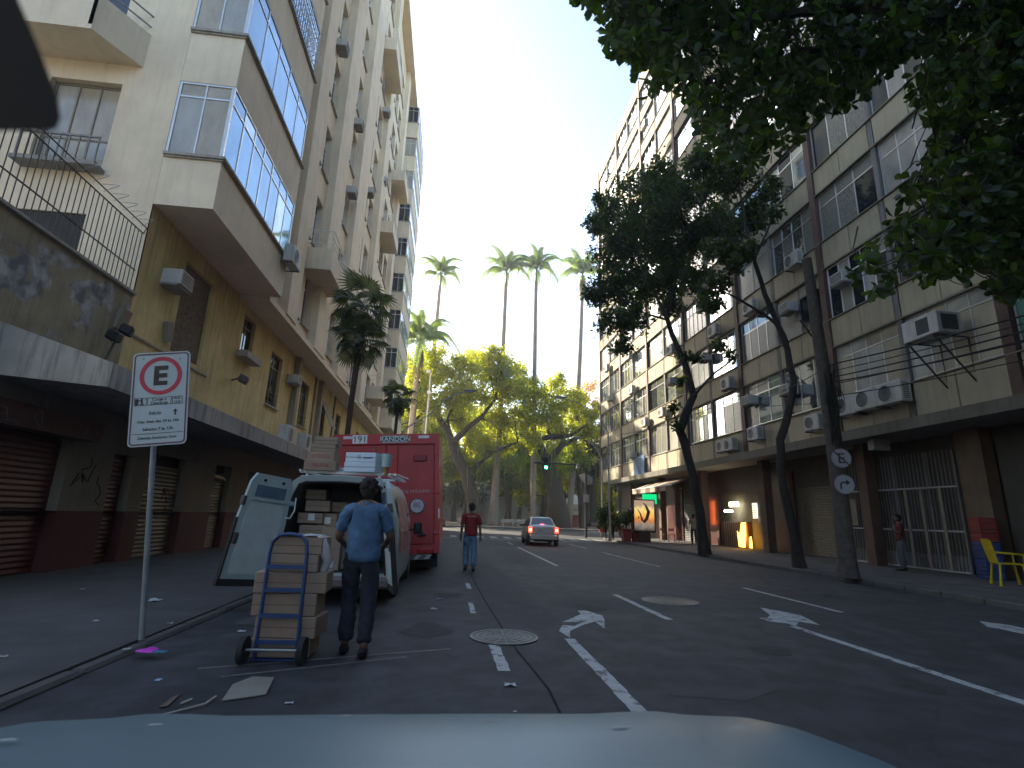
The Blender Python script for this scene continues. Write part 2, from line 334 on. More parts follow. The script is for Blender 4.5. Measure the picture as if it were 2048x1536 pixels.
# canonical window: local x along the wall, z up, -y outward, origin bottom centre
WCACHE={}
def window(parent, w, h, pos, rz, cols=3, transom=.72, fm=alum, gm=gl_dark, panes=True, name='window', label=None, bars=.05, gmats=None):
    key=(round(w,2),round(h,2),cols,transom,fm.name)
    if key not in WCACHE:
        b=MB(); f=bars
        b.box(-w/2,w/2,-.03,.03,0,f); b.box(-w/2,w/2,-.03,.03,h-f,h); b.box(-w/2,-w/2+f,-.03,.03,f,h-f); b.box(w/2-f,w/2,-.03,.03,f,h-f)
        cw=(w-2*f)/cols; ht=h*transom if transom else h-f
        if transom: b.box(-w/2+f,w/2-f,-.027,.027,ht-.025,ht+.025)
        for i in range(1,cols):
            x=-w/2+f+cw*i; b.box(x-.02,x+.02,-.025,.025,f,(ht-.025) if transom else h-f)
            if transom: b.box(x-.02,x+.02,-.025,.025,ht+.025,h-f)
        me=b.mesh('window',[fm]); pm=MB(); pm.box(-.5,.5,-.5,.5,-.5,.5)
        WCACHE[key]=(me,cw,ht)
    me,cw,ht=WCACHE[key]; q=root_org(parent); pos=Vector(pos)-q
    o=link(name, me, parent, pos, (0,0,rz)); 
    if label: o['label']=label
    f=bars; cells=[]
    for i in range(cols):
        x0=-w/2+f+cw*i
        cells.append((x0+cw/2,(f+(ht if transom else h-f))/2,cw*.99,(ht if transom else h-f)-f))
        if transom: cells.append((x0+cw/2,(ht+h-f)/2,cw*.99,h-f-ht))
    if panes:
        for k,(x,z,a,c) in enumerate(cells):
            g=gm if gmats is None else rnd.choice(gmats); link('pane', pane_mesh(g), o, (x,.004*(k%2),z),(0,0,0),(a,.012,c))
    else:
        g=gm if gmats is None else rnd.choice(gmats); link('pane', pane_mesh(g), o, (0,.0,h/2),(0,0,0),(w-2*f,.012,h-2*f))
    return o
PM={}
def pane_mesh(g):
    if g.name not in PM: b=MB(); b.box(-.5,.5,-.5,.5,-.5,.5); PM[g.name]=b.mesh('pane',[g])
    return PM[g.name]
# ================================================================ GROUND
b=MB(); b.quad((-400,-200,-.02),(400,-200,-.02),(400,700,-.02),(-400,700,-.02)); struct('ground', b, mat('far_ground',(.09,.085,.07),.95))
b=MB(); b.box(-3.05,11.15,-30,38.5,-.4,0); b.box(-80,80,38.5,64,-.4,0); b.box(-80,-3.05,-30,4.2,-.4,0); struct('road', b, asph)
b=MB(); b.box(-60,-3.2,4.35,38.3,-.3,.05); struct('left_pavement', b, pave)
b=MB(); N_=6
for (x0,x1,z0,z1) in ((11.3,15.6,.12,.24),):
    b.add([(x0,-30,z0),(x1,-30,z1),(x1,38.3,z1),(x0,38.3,z0),(x0,-30,-.3),(x1,-30,-.3),(x1,38.3,-.3),(x0,38.3,-.3)],[(0,1,2,3),(4,7,6,5),(0,4,5,1),(1,5,6,2),(2,6,7,3),(3,7,4,0)])
b.box(11.3,60,38.31,40.0,-.3,.12)
struct('right_pavement', b, rpave)
# kerb stones, one object each
km=MB(); km.rbox((0,0,0),(.15,.97,.3),.02); kme=km.mesh('kerb_stone',[kerbm])
kr=props(link('kerb', MB().box(11.2,11.25,-30,38,-.3,.05).mesh('kerb',[kerbm])),kind='structure')
for i in range(40):
    link('kerb_stone', kme, kr, (11.22+rnd.uniform(-.01,.01), -1+i, -.03+rnd.uniform(-.006,.006)), (0,0,rnd.uniform(-.01,.01)))
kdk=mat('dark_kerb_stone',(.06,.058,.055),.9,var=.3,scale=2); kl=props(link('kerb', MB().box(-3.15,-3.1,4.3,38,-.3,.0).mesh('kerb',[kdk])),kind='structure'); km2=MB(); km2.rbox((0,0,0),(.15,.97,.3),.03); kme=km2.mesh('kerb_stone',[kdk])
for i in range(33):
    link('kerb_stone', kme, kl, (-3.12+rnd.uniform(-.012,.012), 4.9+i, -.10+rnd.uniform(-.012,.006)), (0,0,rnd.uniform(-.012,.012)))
# park ground beyond the cross street
b=MB(); b.box(-80,80,64.3,150,-.3,.14); struct('park_ground', b, mat('park_soil',(.10,.075,.05),.95,var=.4,scale=.4,bump=.5))
b=MB(); b.box(-80,80,64.0,64.3,-.3,.17); struct('park_kerb', b, kerbm)
b=MB(); b.box(-80,80,65.5,68.5,.14,.145); struct('park_path', b, mat('park_paving',(.26,.24,.2),.9,var=.2,scale=.8))

# ---- painted markings
FAINT=False; faintp=mat('worn_off_paint',(.12,.125,.125),.8,var=.5,scale=9)
def marking(poly, z=.004, name='lane_marking'):
    m=MB(); m.add([(x,y,z) for x,y in poly],[tuple(range(len(poly)))]); return struct(name,m,faintp if FAINT else paint)
def strip(x0,y0,x1,y1,w):
    d=Vector((x1-x0,y1-y0)); n=Vector((-d.y,d.x)).normalized()*w/2; N=max(2,int(d.length/.12)); L=[];Q=[]
    for i in range(N+1):
        t=i/N; j=rnd.uniform(-.012,.012); L.append((x0+d.x*t-n.x*(1+j*10),y0+d.y*t-n.y*(1+j*10))); Q.append((x0+d.x*t+n.x*(1-j*9),y0+d.y*t+n.y*(1-j*9)))
    marking(L+Q[::-1])
strip(1.57,3.9,1.57,6.95,.13)
def px(lst, z=.004): return [tuple(onG(x,y,z)[:2]) for x,y in lst]
marking(px([(1140,1275),(1118,1262),(1125,1250),(1148,1252),(1176,1240),(1158,1243),(1124,1244),(1135,1240),(1162,1228),(1155,1221),(1172,1221),(1205,1231),(1209,1240),(1209,1257),(1190,1243),(1168,1249),(1140,1262)]))
strip(5.13,3.2,5.16,7.9,.13)
marking(px([(1590,1252),(1575,1247),(1540,1243),(1518,1236),(1534,1236),(1540,1230),(1520,1215),(1560,1222),(1600,1230),(1640,1250),(1598,1243),(1592,1252)][::-1]))
marking(px([(1958,1242),(1975,1244),(2020,1250),(2080,1264),(2048,1268),(2000,1258),(1975,1254)][::-1]))
strip(3.42,8.3,3.38,10.9,.12); strip(3.42,16.9,3.4,26.3,.13); strip(3.4,28.6,3.4,31,.12)
strip(6.95,9.2,6.95,12.4,.12); strip(6.95,17.5,6.95,24,.12); strip(6.95,27,6.95,31,.12)
strip(.62,5.55,.60,6.6,.12); strip(.45,8.6,.45,9.6,.08); strip(.5,11.3,.48,12.2,.09)
FAINT=True; strip(-2.2,5.6,.1,6.4,.05); strip(-1.9,5.35,-.35,6.05,.04); FAINT=False
strip(-2.6,34.6,10.9,34.6,.3)
for i in range(15): strip(-2.4+i*.92,36.2,-2.4+i*.92,38.9,.45)
# tarred seam in the left lane
b=MB(); pts=[(.98,3.6),(.93,4.3),(.95,5.0),(.88,5.9),(.84,6.3),(.78,7.9),(.72,9.5),(.66,12),(.6,16),(.55,24)]
for (x0,y0),(x1,y1) in zip(pts,pts[1:]): b.quad((x0-.012,y0,.003),(x0+.012,y0,.003),(x1+.012,y1,.003),(x1-.012,y1,.003))
struct('road_seam', b, mat('tar',(.022,.022,.023),.95,var=.5,scale=4,spec=.1))
b=MB()
for (x0,y0,x1,y1) in ((.8,6.6,-.2,40),): pass
b.add([(.55,7.9,.002),(1.7,7.6,.002),(1.55,13,.002),(1.2,21,.002),(.62,21,.002)],[(0,1,2,3,4)]); struct('road_patch', b, mat('asphalt_patch',(.034,.034,.037),.85,var=.3,scale=3,bump=.5,bscale=70))
b=MB(); b.add([(1.9,9.2,.001),(4.0,8.9,.001),(11.0,9.6,.001),(11.0,10.1,.001),(3.6,10.4,.001),(1.9,10.2,.001)],[(0,1,2,3,4,5)]); struct('road_patch', b, MATS['asphalt_patch'])

for i,(x0,y0,x1,y1) in enumerate(((4.2,12.6,6.3,15.4),(8.2,6.2,10.9,8.4),(-2.6,7.6,-1.0,8.9),(2.0,17.5,3.1,24.5),(5.9,19.5,8.9,21.2),(1.9,4.9,3.1,6.2))):
    b=MB(); q=[(x0,y0),((x0+x1)/2,y0-.12),(x1,y0+.15),(x1+.1,(y0+y1)/2),(x1-.12,y1),(x0+.1,y1-.1)]; b.add([(x+rnd.uniform(-.1,.1),y+rnd.uniform(-.1,.1),.0014+.0003*i) for x,y in q],[tuple(range(6))]); struct('road_patch',b,MATS['asphalt_patch'] if i%2 else mat('pale_patch',(.048,.05,.053),.85,var=.35,scale=2,bump=.5,bscale=60))
for i,(x,y,r_) in enumerate(((3.9,6.4,.22),(6.9,7.3,.3),(2.4,9.2,.25),(-.2,7.4,.3),(4.6,5.1,.16),(8.3,11.2,.3),(.1,10.4,.25))):
    b=MB(); b.add([(x+r_*(1+.3*math.sin(3*a+i))*math.cos(a),y+r_*1.3*(1+.25*math.cos(2*a+i))*math.sin(a),.0034) for a in [j*math.pi/9 for j in range(18)]],[tuple(range(18))]); struct('oil_stain',b,mat('oil_stain',(.02,.02,.021),.9,var=.5,scale=7))
# ================================================================ RIGHT BUILDING
RB=thing('office_building','long cream and brown modernist block with strip windows, on the right side of the street','building',(14,24,0))
colY=[-1.3+6.28*i for i in range(9)]; Ytop=38.3
FZ=[5.9+3.22*k for k in range(10)]
b=MB(); b.box(14.16,27,-1.4,48.95,4.66,Ytop); b.box(15.62,27,-1.4,48.95,0,4.66); part('wall',b,mat('block_wall',(.10,.09,.07),.85,var=.15,streak=.4),RB,True)
b=MB(); b.box(13.5,15.6,-1.4,44.5,4.42,4.64); part('canopy_slab',b,[concrete],RB,True)
b=MB(); b.box(13.46,13.5,-1.4,44.5,4.36,4.70); part('canopy_edge',b,[mat('canopy_edge',(.14,.13,.10),.85,streak=.7,scale=2)],RB,True)
b=MB()
for y in colY: b.box(13.84,14.1,y-.17,y+.17,4.70,Ytop-.1)
for i,y in enumerate(colY):
    c=MB(); c.box(13.925,14.1,y-.15,y+.15,4.7,Ytop-.1); part('column',c,brown,RB,True)
    if i<8:
        c=MB(); c.box(13.985,14.1,y+3.14-.09,y+3.14+.09,4.7,Ytop-.1); part('mullion_post',c,greyp,RB,True)
# spandrel panels
pc={}
def spanel(w,h,y,z):
    key=(round(w,2),round(h,2))
    if key not in pc: m=MB(); m.rbox((0,0,h/2),(.16,w-.03,h-.02),.012); pc[key]=m.mesh('spandrel_panel',[spand])
    link('spandrel_panel',pc[key],RB,(.06+rnd.uniform(-.006,.006),y-24,z))
ledges=MB()
for k in range(11):
    z0=4.72 if k==0 else FZ[k-1]+2.13; z1=(FZ[k]-.04) if k<10 else Ytop
    for i in range(8):
        for h in range(2):
            a=colY[i]+(.17 if h==0 else 3.14+.12); c=colY[i]+(3.14-.12 if h==0 else 6.28-.17)
            if k<=5 and i>0:
                m=(a+c)/2; spanel((c-a)/2,z1-z0,(a+m)/2,z0); spanel((c-a)/2,z1-z0,(m+c)/2,z0)
            else: spanel(c-a,z1-z0,(a+c)/2,z0)
    if k<10: ledges.box(13.92,14.16,-1.4,48.9,z1,z1+.04)
    if k>0: ledges.box(13.94,14.16,-1.4,48.9,z0-.06,z0-.01)
part('sill_and_drip_ledge',ledges,mat('sill',(.20,.18,.13),.8,streak=.5),RB,True)
# windows
opts=[(4,.7,alum),(3,.72,alum),(4,.66,whitep),(2,.75,darkframe),(3,None,alum),(5,.7,whitep)]
gsets=[[gl_ref,gl_ref,gl_dark],[gl_dark,gl_cur],[gl_ref,gl_cur],[gl_ref,gl_ref,gl_cur],[gl_cur,gl_warm,gl_dark],[gl_tex,gl_tex,gl_dark],[gl_ref,gl_ref,gl_ref,gl_green]]
rw=random.Random(11)
for k in range(10):
    for i in range(8):
        for h in range(2):
            a=colY[i]+(.17 if h==0 else 3.14+.12); c=colY[i]+(3.14-.12 if h==0 else 6.28-.17)
            n,t,fm=rw.choice(opts); gs=rw.choice(gsets)
            if k==0 and i==2: n,t,fm,gs=(4,.78,alum,[gl_warm,gl_cur])
            if k==1 and i==2: gs=[gl_dark,gl_cur]
            if i>=3 and k<3 and rw.random()<.6: gs=[gl_ref,gl_ref,gl_tex]
            window(RB,c-a-.02,2.05,(14.10,(a+c)/2,FZ[k]+.03),R(-90),n,t,fm,gmats=gs,panes=(k<5 and i>0))
# blue notice panel, air brick, signs on the facade
def wbox(x0,x1,y0,y1,z0,z1): m=MB(); m.box(x0,x1,y0,y1,z0,z1); return m
# ---- ground floor, recessed behind the canopy (X 15.6)
def roller(parent, X, y0,y1,z0,z1, sm, face=-1, ns=None, sub='slat'):
    H=z1-z0; ns=ns or int(H/.11); hh=H/ns
    m=MB(); m.box(min(X,X-face*.03),max(X,X-face*.03),y0,y1,z0,z1); sh=part('roller_shutter',m,[sm],parent,True)
    key=('slat',round(y1-y0,2),round(hh,3),sm.name,face)
    if key not in pc:
        s=MB(); w_=(y1-y0)/2-.01; s.add([(0,-w_,0),(0,w_,0),(face*.02,w_,hh*.35),(face*.02,-w_,hh*.35),(face*.004,w_,hh*.93),(face*.004,-w_,hh*.93)],[(0,1,2,3),(3,2,4,5),(2,3,0,1)][:2])
        pc[key]=s.mesh(sub,[sm])
    q=root_org(parent)
    for i in range(ns): link(sub,pc[key],sh,(X+face*.003-q.x,(y0+y1)/2-q.y,z0+hh*i-q.z))
    return sh
shm=mat('grey_shutter',(.15,.135,.10),.55,metal=.2,var=.25,scale=4,streak=.4); shd=mat('dark_shutter',(.05,.05,.048),.6,var=.3,streak=.4)
tilemar=mat('maroon_tile',(.075,.022,.018),.35,var=.3,scale=4)
roller(RB,15.58,19.9,22.6,.24,3.1,shm); roller(RB,15.58,31.2,32.6,.24,3.0,shm); roller(RB,15.58,33.0,34.6,.24,3.0,shd); roller(RB,15.58,6.5,9.6,.24,3.2,shd)
for y0,y1 in ((22.8,25.2),(29.9,31.0),(34.7,37.2),(38.0,39.4)): part('tiled_wall_panel',wbox(15.5,15.6,y0,y1,.2,3.9),tilemar,RB,True)
for y in colY[1:]: part('ground_column',wbox(14.6,15.0,y-.2,y+.2,.15,4.42),brown,RB,True)
# bar with its lit interior
b=MB(); b.box(15.4,15.6,25.2,25.5,.2,4.4); b.box(15.4,15.6,29.6,29.9,.2,4.4); b.box(15.4,15.6,25.5,29.6,3.1,4.4); part('bar_front',b,mat('bar_dark_wood',(.05,.025,.018),.5,var=.3,scale=5),RB,True)
lampem=mat('fluorescent_tube',(.9,.9,.8),.5,emit=((1,.93,.7),14)); orangeem=mat('orange_neon',(.8,.2,.05),.5,emit=((1,.16,.03),7))
part('lit_menu_board',wbox(15.3,15.36,27.3,28.2,2.35,2.6),mat('menu_board',(.8,.75,.5),.5,emit=((1,.9,.6),3.2)),RB,True)
part('ceiling_lamp',wbox(15.05,15.1,27.5,28.3,2.05,2.16),lampem,RB,True)
part('neon_strip',wbox(15.2,15.26,30.9,31.0,1.35,2.75),orangeem,RB,True)
part('lit_price_panel',wbox(15.34,15.38,25.6,26.0,1.75,2.5),mat('price_panel',(.7,.65,.5),.5,emit=((.9,.8,.55),.7)),RB,True)
b=MB()
for i in range(6): b.box(15.3,15.34,25.62,25.98,1.8+i*.11,1.83+i*.11)
part('price_lines',b,black,RB,True)
b=MB()
for i in range(9): b.box(15.2,15.22,26.9+i*.22,26.93+i*.22,.25,1.5)
b.box(15.19,15.23,26.85,28.75,1.5,1.54); part('bar_counter_rail',b,steel,RB,True)
part('bar_counter',wbox(15.36,15.58,26.6,29.4,.24,1.55),mat('bar_counter',(.10,.04,.025),.5,var=.3),RB,True)
# low sun caught in the bar doorway: painted as glowing flame-coloured panels
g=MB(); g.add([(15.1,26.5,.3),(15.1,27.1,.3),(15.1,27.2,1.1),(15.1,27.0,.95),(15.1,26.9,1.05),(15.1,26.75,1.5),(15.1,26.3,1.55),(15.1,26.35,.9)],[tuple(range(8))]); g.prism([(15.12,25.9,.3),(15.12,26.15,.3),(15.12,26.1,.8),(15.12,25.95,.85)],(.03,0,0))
part('painted_sun_panel',g,mat('painted_sun_glow',(.9,.5,.1),.3,emit=((1,.5,.06),2.6)),RB,True)
# notices
part('paper_notice',wbox(15.30,15.31,25.3,25.5,1.55,1.85),whitep,RB,True)
# blue sign on spandrel (floor 1) and green lit sign under the canopy
bs=thing('blue_notice_board','blue notice board with white writing on the far part of the right-hand block','sign',(13.84,38.15,4.8))
b=MB(); b.box(13.80,13.84,37.0,39.3,4.75,6.1); part('board',b,mat('sign_blue',(.03,.12,.30),.5,var=.1),bs,True)
for i in range(7): 
    o=text('SALAS COMERCIAIS' if i==0 else ['ODONTOLOGIA','CONTABILIDADE','ADVOCACIA','CURSOS','CLINICA','ESTETICA'][i-1],.2 if i==0 else .17,(-.045,.0,1.15-i*.17),(R(90),0,R(-90)),mat('dull_white',(.3,.4,.5),.6),bs,'lettering',.002,sx=.85)
gs_=thing('green_sign','small green lit hanging sign under the awning','sign',(13.9,36.9,2.6)); b=MB(); b.box(13.6,14.6,36.9,37.0,2.62,3.3); part('light_box',b,mat('green_sign',(.0,.25,.09),.4,emit=((.0,.5,.16),.55)),gs_,True); part('hanger',MB().tube([(14.1,36.95,3.3),(14.1,36.95,4.42)],.02,6),darksteel,gs_,True)
# awning
aw=thing('shop_awning','brown and cream striped awning folded out under the right-hand block','awning',(13.6,33.4,3.4))
awm=[mat('awning_brown',(.14,.08,.06),.8,var=.15),mat('awning_cream',(.40,.33,.26),.8,var=.1)]
for i in range(8):
    y0=30.3+i*.85; b=MB(); b.cur=0; b.add([(14.6,y0,4.2),(14.6,y0+.84,4.2),(12.9,y0+.84,3.55),(12.9,y0,3.55),(12.9,y0,3.25),(12.9,y0+.84,3.25),(14.6,y0,4.17),(14.6,y0+.84,4.17),(12.93,y0+.84,3.52),(12.93,y0,3.52)],[(0,3,2,1),(3,4,5,2),(6,7,8,9)]); part('awning_stripe',b,awm[i%2],aw,True)
part('front_bar',MB().tube([(12.9,30.3,3.56),(12.9,37.1,3.56)],.035,8),whitep,aw,True)
part('arm',MB().tube([(12.95,31,3.5),(14.6,31,3.3)],.025,6),darksteel,aw,True); part('arm',MB().tube([(12.95,36.4,3.5),(14.6,36.4,3.3)],.025,6),darksteel,aw,True)
# white gate fence in front of an entrance
gf=thing('gate_fence','white barred steel gate and fence under the canopy behind the wooden pole','fence',(15.3,16.5,.2))
bm_=MB(); bm_.box(-.012,.012,-.012,.012,0,2.55); gpaint=mat('gate_paint',(.20,.20,.19),.6,var=.2); bme=bm_.mesh('bar',[gpaint])
for i in range(42): link('bar',bme,gf,(0,-1.9+i*.125,.03))
for y in (14.6,15.6,16.9,18.2,19.8): part('post',wbox(15.27,15.33,y-.03,y+.03,.2,3.9),gpaint,gf,True)
for z in (.24,1.42,2.76): part('rail',wbox(15.27,15.33,14.6,19.8,z,z+.05),mat('rail_white',(.5,.5,.5),.5),gf,True)
bm2=MB(); bm2.box(-.012,.012,-.012,.012,0,1.1); bme2=bm2.mesh('bar',[mat('grey_bar',(.25,.25,.24),.5)])
for i in range(36): link('bar',bme2,gf,(0,-1.85+i*.145,2.62))
part('kick_plate',wbox(15.345,15.36,14.62,19.75,.28,.72),mat('kick_plate',(.22,.22,.21),.6),gf,True)
for y in (15.2,15.9,16.5): part('door_stile',wbox(15.24,15.27,y-.05,y+.05,.28,2.76),mat('stile',(.30,.27,.2),.6),gf,True)
part('ground_column',wbox(15.1,15.5,13.5,14.3,.2,4.4),mat('pier_tan',(.16,.11,.07),.8,streak=.4),RB,True)
single('notice_panel',wbox(15.18,15.22,18.7,19.6,1.55,2.5),mat('faded_notice',(.28,.25,.2),.7,var=.15,scale=4),'faded blank notice panel tied to the gate fence beside the wooden pole','panel')
part('entrance_soffit_light',wbox(13.9,14.5,16.0,16.25,4.0,4.36),mat('pale_box',(.35,.34,.3),.6),RB,True)

# ---- air conditioners
def cond_mesh(w=.85,h=.6,d=.32):
    b=MB(); b.rbox((0,-d/2-.12,h/2),(w,d,h),.02); b.box(-w/2+.05,-w/2+.09,-.12,0,-.03,0); b.box(w/2-.09,w/2-.05,-.12,0,-.03,0)
    g=MB(); g.ring((-w*.13,-d-.125,h/2),h*.36,h*.40,(0,-1,0),20,.012); 
    for k in range(3): g.ring((-w*.13,-d-.125,h/2),h*(.08+.09*k),h*(.095+.09*k),(0,-1,0),16,.008)
    dk=MB(); dk.disc((-w*.13,-d-.124,h/2),h*.36,(0,-1,0),20)
    side=MB(); 
    for i in range(9): side.box(w/2+.001,w/2+.004,-d-.05,-.2,.08+i*.05,.10+i*.05)
    br=MB(); br.box(-w/2+.04,-w/2+.08,-d-.12,0,-.04,-.005); br.box(w/2-.08,w/2-.04,-d-.12,0,-.04,-.005)
    return [('casing',b,acwhite),('fan_disc',dk,acdark),('fan_guard',g,acwhite),('side_louvre',side,acdark),('bracket',br,darksteel)]
def wall_ac_mesh():
    b=MB(); b.rbox((0,-.22,.2),(.62,.5,.4),.015); gr=MB()
    for i in range(7): gr.box(-.27,.27,-.474,-.471,.05+i*.045,.075+i*.045)
    tr=MB(); tr.box(-.36,.36,-.42,0,-.06,-.01)
    return [('casing',b,acwhite),('front_louvre',gr,acdark),('tray',tr,concrete)]
ACP={}
def ac(kind, pos, rz, label, group, sc=1.):
    if kind not in ACP:
        r=thing('air_conditioner','x','air conditioner',(0,0,0)); 
        for n_,m_,mt in (cond_mesh() if kind=='cond' else wall_ac_mesh()): part(n_,m_,mt,r)
        ACP[kind]=r; o=r
    else: o=copy_tree(ACP[kind])
    o.location=pos; o.rotation_euler=(0,0,rz); o.scale=(sc,)*3; props(o,label,'air conditioner',group); return o
ords=['first','second','third','fourth','fifth','sixth','seventh','eighth','ninth','tenth']
racs=[(1458,890,'cond'),(1443,893,'cond'),(1507,868,'cond'),(1452,768,'cond'),(1493,797,'wall'),(1570,775,'wall'),(1425,662,'cond'),(1497,615,'cond'),(1583,522,'cond'),(1570,612,'wall'),(1676,553,'wall'),(1625,846,'cond'),(1695,815,'cond'),(1738,802,'cond'),(1785,790,'cond'),(1340,760,'wall'),(1322,825,'cond'),(1256,712,'cond'),(1288,845,'cond'),(1262,908,'wall'),(1218,795,'wall'),(1405,712,'wall'),(1340,700,'cond'),(1400,612,'cond'),(1218,700,'wall'),(1262,780,'cond')]
hints=['under the second window beyond the wooden pole, nearer of a pair','behind its twin, farther of the pair on the lowest spandrel','on the brown column left of the second leaning tree','two floors up, right of the first leaning tree','beside the brown column at the head of the lowest windows','under a tilted pane left of the wooden pole','under bright reflecting windows right of the big crown','next to dark column crossed by the leaning tree branch','beneath patterned panes above the wooden pole','behind the fork of the second leaning tree','sticking out over the red column right of the pole top','half hidden by the wooden pole on the lowest spandrel','leftmost of the three big ones on the lowest spandrel near the gate','middle one of the three big ones on the lowest spandrel near the gate','rightmost of the three big ones on the lowest spandrel near the gate','in the sunlit window left of the first leaning tree','below the sunlit green panes left of the first leaning tree','high in the far end bay of the block','on the spandrel above the blue notice board','in the window just above the blue notice board','in the window right at the far corner of the block','under the branch of the first leaning tree','in the sunny third window row by the first leaning trunk','below the crown of the first leaning tree','in the far corner window one floor above the others','in the second bay from the far corner, third floor']
for (x,y,k),h in zip(racs,hints):
    p=onX(x,y,13.62); ac(k,(13.98,p.y,p.z-.28),R(-90),('split condenser ' if k=='cond' else 'boxy window air conditioner ')+h,'air conditioners on the right-hand block',1.15 if x>1690 else 1.)
# big unit on struts in front of the near windows
bu=thing('air_conditioner','large grey unit on long steel struts in front of the near first-floor windows','air conditioner',(13.2,13.2,6.9),group='air conditioners on the right-hand block')
p0=onX(1862,657,13.3)
b=MB(); b.rbox((0,0,0),(.75,1.15,.62),.02); bu.location=p0; ORG[bu.name]=Vector(p0); part('casing',b,acwhite,bu)
b=MB(); b.box(-.38,-.377,-.3,.1,-.22,.22); b.box(-.25,.25,-.58,-.577,-.22,.22); part('grille',b,acdark,bu)
for q in (-.4,.45): b=MB(); b.tube([(-.4,q,-.34),(.68,q,-.34),(.68,q,-1.6),(-.35,q,-.36)],.028,6); part('strut',b,darksteel,bu)
rngA=random.Random(5)
for k in range(3,9):
    for i in range(1,8):
        if rngA.random()<.35:
            y=colY[i]+rngA.uniform(.8,5.4); ac(rngA.choice(['cond','wall']),(13.98,y,FZ[k]-rngA.choice([.85,-.3])),R(-90),f'air conditioner {ords[k]} floor up, {ords[7-i]} bay from the far corner of the right-hand block','air conditioners on the right-hand block')

# ================================================================ LEFT BUILDING
LB=thing('apartment_building','tall cream apartment block with bay windows over a yellow first floor and red shopfronts','building',(-8,30,0))
YN,YF,ZT=12.85,60.,46.6
# street-side lower wall X=-8
ops=[(8.9-8.2,12.1-8.2,.04,3.05),(13.6-8.2,14.45-8.2,.04,2.6),(15.1-8.2,17.25-8.2,.04,3.0),(19.2-8.2,20.5-8.2,.04,2.85),(22.2-8.2,24.2-8.2,.04,2.85),(26-8.2,28.4-8.2,.04,2.85),(30.2-8.2,32.4-8.2,.04,2.85),(35-8.2,37.6-8.2,.04,2.85),(40-8.2,43-8.2,.04,2.85),
 (14.9-8.2,16.7-8.2,5.6,8.3),(19.35-8.2,20.5-8.2,7.0,8.4),(22.6-8.2,24.1-8.2,5.75,8.0),(27.4-8.2,28.9-8.2,5.65,7.9),(31.4-8.2,33.0-8.2,5.7,7.8),(36-8.2,37.5-8.2,5.7,7.8),(40-8.2,41.5-8.2,5.7,7.8),(44-8.2,45.5-8.2,5.7,7.8)]
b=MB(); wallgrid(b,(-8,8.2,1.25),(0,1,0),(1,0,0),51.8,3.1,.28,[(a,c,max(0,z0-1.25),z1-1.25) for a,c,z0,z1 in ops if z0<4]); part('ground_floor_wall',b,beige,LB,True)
b=MB(); wallgrid(b,(-7.985,8.2,.03),(0,1,0),(1,0,0),51.8,1.22,.3,[(a,c,0.,1.22) for a,c,z0,z1 in ops if z0<1]); part('dado',b,dadored,LB,True)
b=MB(); wallgrid(b,(-7.95,12.9,4.35),(0,1,0),(1,0,0),47.1,4.6,.3,[(a-4.7,c-4.7,z0-4.35,z1-4.35) for a,c,z0,z1 in ops if z0>4]); part('first_floor_wall',b,yellow,LB,True)
# near wing with peeling plaster and terrace
b=MB(); b.box(-20,-7.95,8.2,12.9,4.45,6.42); b.box(-20,-8.05,8.2,12.9,3.6,4.45); part('peeling_parapet_wall',b,peel,LB,True)
b=MB(); b.box(-7.95,-7.88,8.2,12.9,6.36,6.42); b.box(-7.97,-7.9,12.6,17.2,5.42,5.46); part('coping',b,ledge,LB,True)
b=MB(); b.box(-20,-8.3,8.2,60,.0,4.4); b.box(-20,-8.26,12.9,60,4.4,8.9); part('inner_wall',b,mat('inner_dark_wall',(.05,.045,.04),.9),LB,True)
b=MB(); b.cbox((-7.9,12.6,5.62),(.12,.35,.5),(0,.2,0)); b.cbox((-7.88,14.55,6.0),(.1,.3,.55),(.3,0,0)); part('wall_bracket',b,beige,LB,True)
# tower front (faces the camera)
b=MB(); wallgrid(b,(-22,YN,4.4),(1,0,0),(0,-1,0),14.05,ZT-4.4,.35,[(22-11.85,22-9.42,7.3-4.4,8.4-4.4),(22-11.1,22-9.35,9.7-4.4,12.3-4.4),(22-11.3,22-9.7,14.2-4.4,16.6-4.4),(22-11.1,22-9.35,17.9-4.4,20.4-4.4)])
part('front_wall',b,cream,LB,True)
# upper street facade: recess plane X=-7.25, pilasters, openings with reveals
zones=[(18.6,20.45),(21.8,24.8),(26.9,30.0),(32.7,37.6),(39.0,47.0),(48.4,60)]
flz=[8.95+4.0*k for k in range(9)]
oplist=[]
def ops_zone(y0,y1,k):
    z=flz[k]; wd=y1-y0; r=[]
    n=1 if wd<2.5 else (2 if wd<6 else 3)
    if wd<2.0: r=[(y0+.45,y1-.35,z+1.6,z+3.1)]
    else:
        for i in range(n):
            c=y0+wd*(i+.5)/n; hw=min(1.05,wd/n*.36); r.append((c-hw,c+hw,z+.75,z+3.3))
    return r
for zi,(y0,y1) in enumerate(zones):
    allops=[o for k in range(9) for o in ops_zone(y0,y1,k)]
    b=MB(); wallgrid(b,(-7.25,y0,8.95),(0,1,0),(1,0,0),y1-y0,ZT-8.95,.35,[(a-y0,c-y0,z0-8.95,z1-8.95) for a,c,z0,z1 in allops]); part('street_wall',b,cream,LB,True)
    oplist += [(zi,)+o for o in allops]
b=MB(); b.box(-22,-7.62,18.6,YF,8.9,ZT); b.box(-22,-7.97,YN+.36,18.6,8.9,ZT); part('core_wall',b,mat('core',(.08,.07,.06),.9),LB,True)
for y0,y1 in ((20.45,21.8),(24.8,26.9),(30.0,32.7),(37.6,39.0),(47.0,48.4)):
    b=MB(); b.box(-7.6,-6.85,y0,y1,8.95,ZT); part('pilaster',b,cream,LB,True)
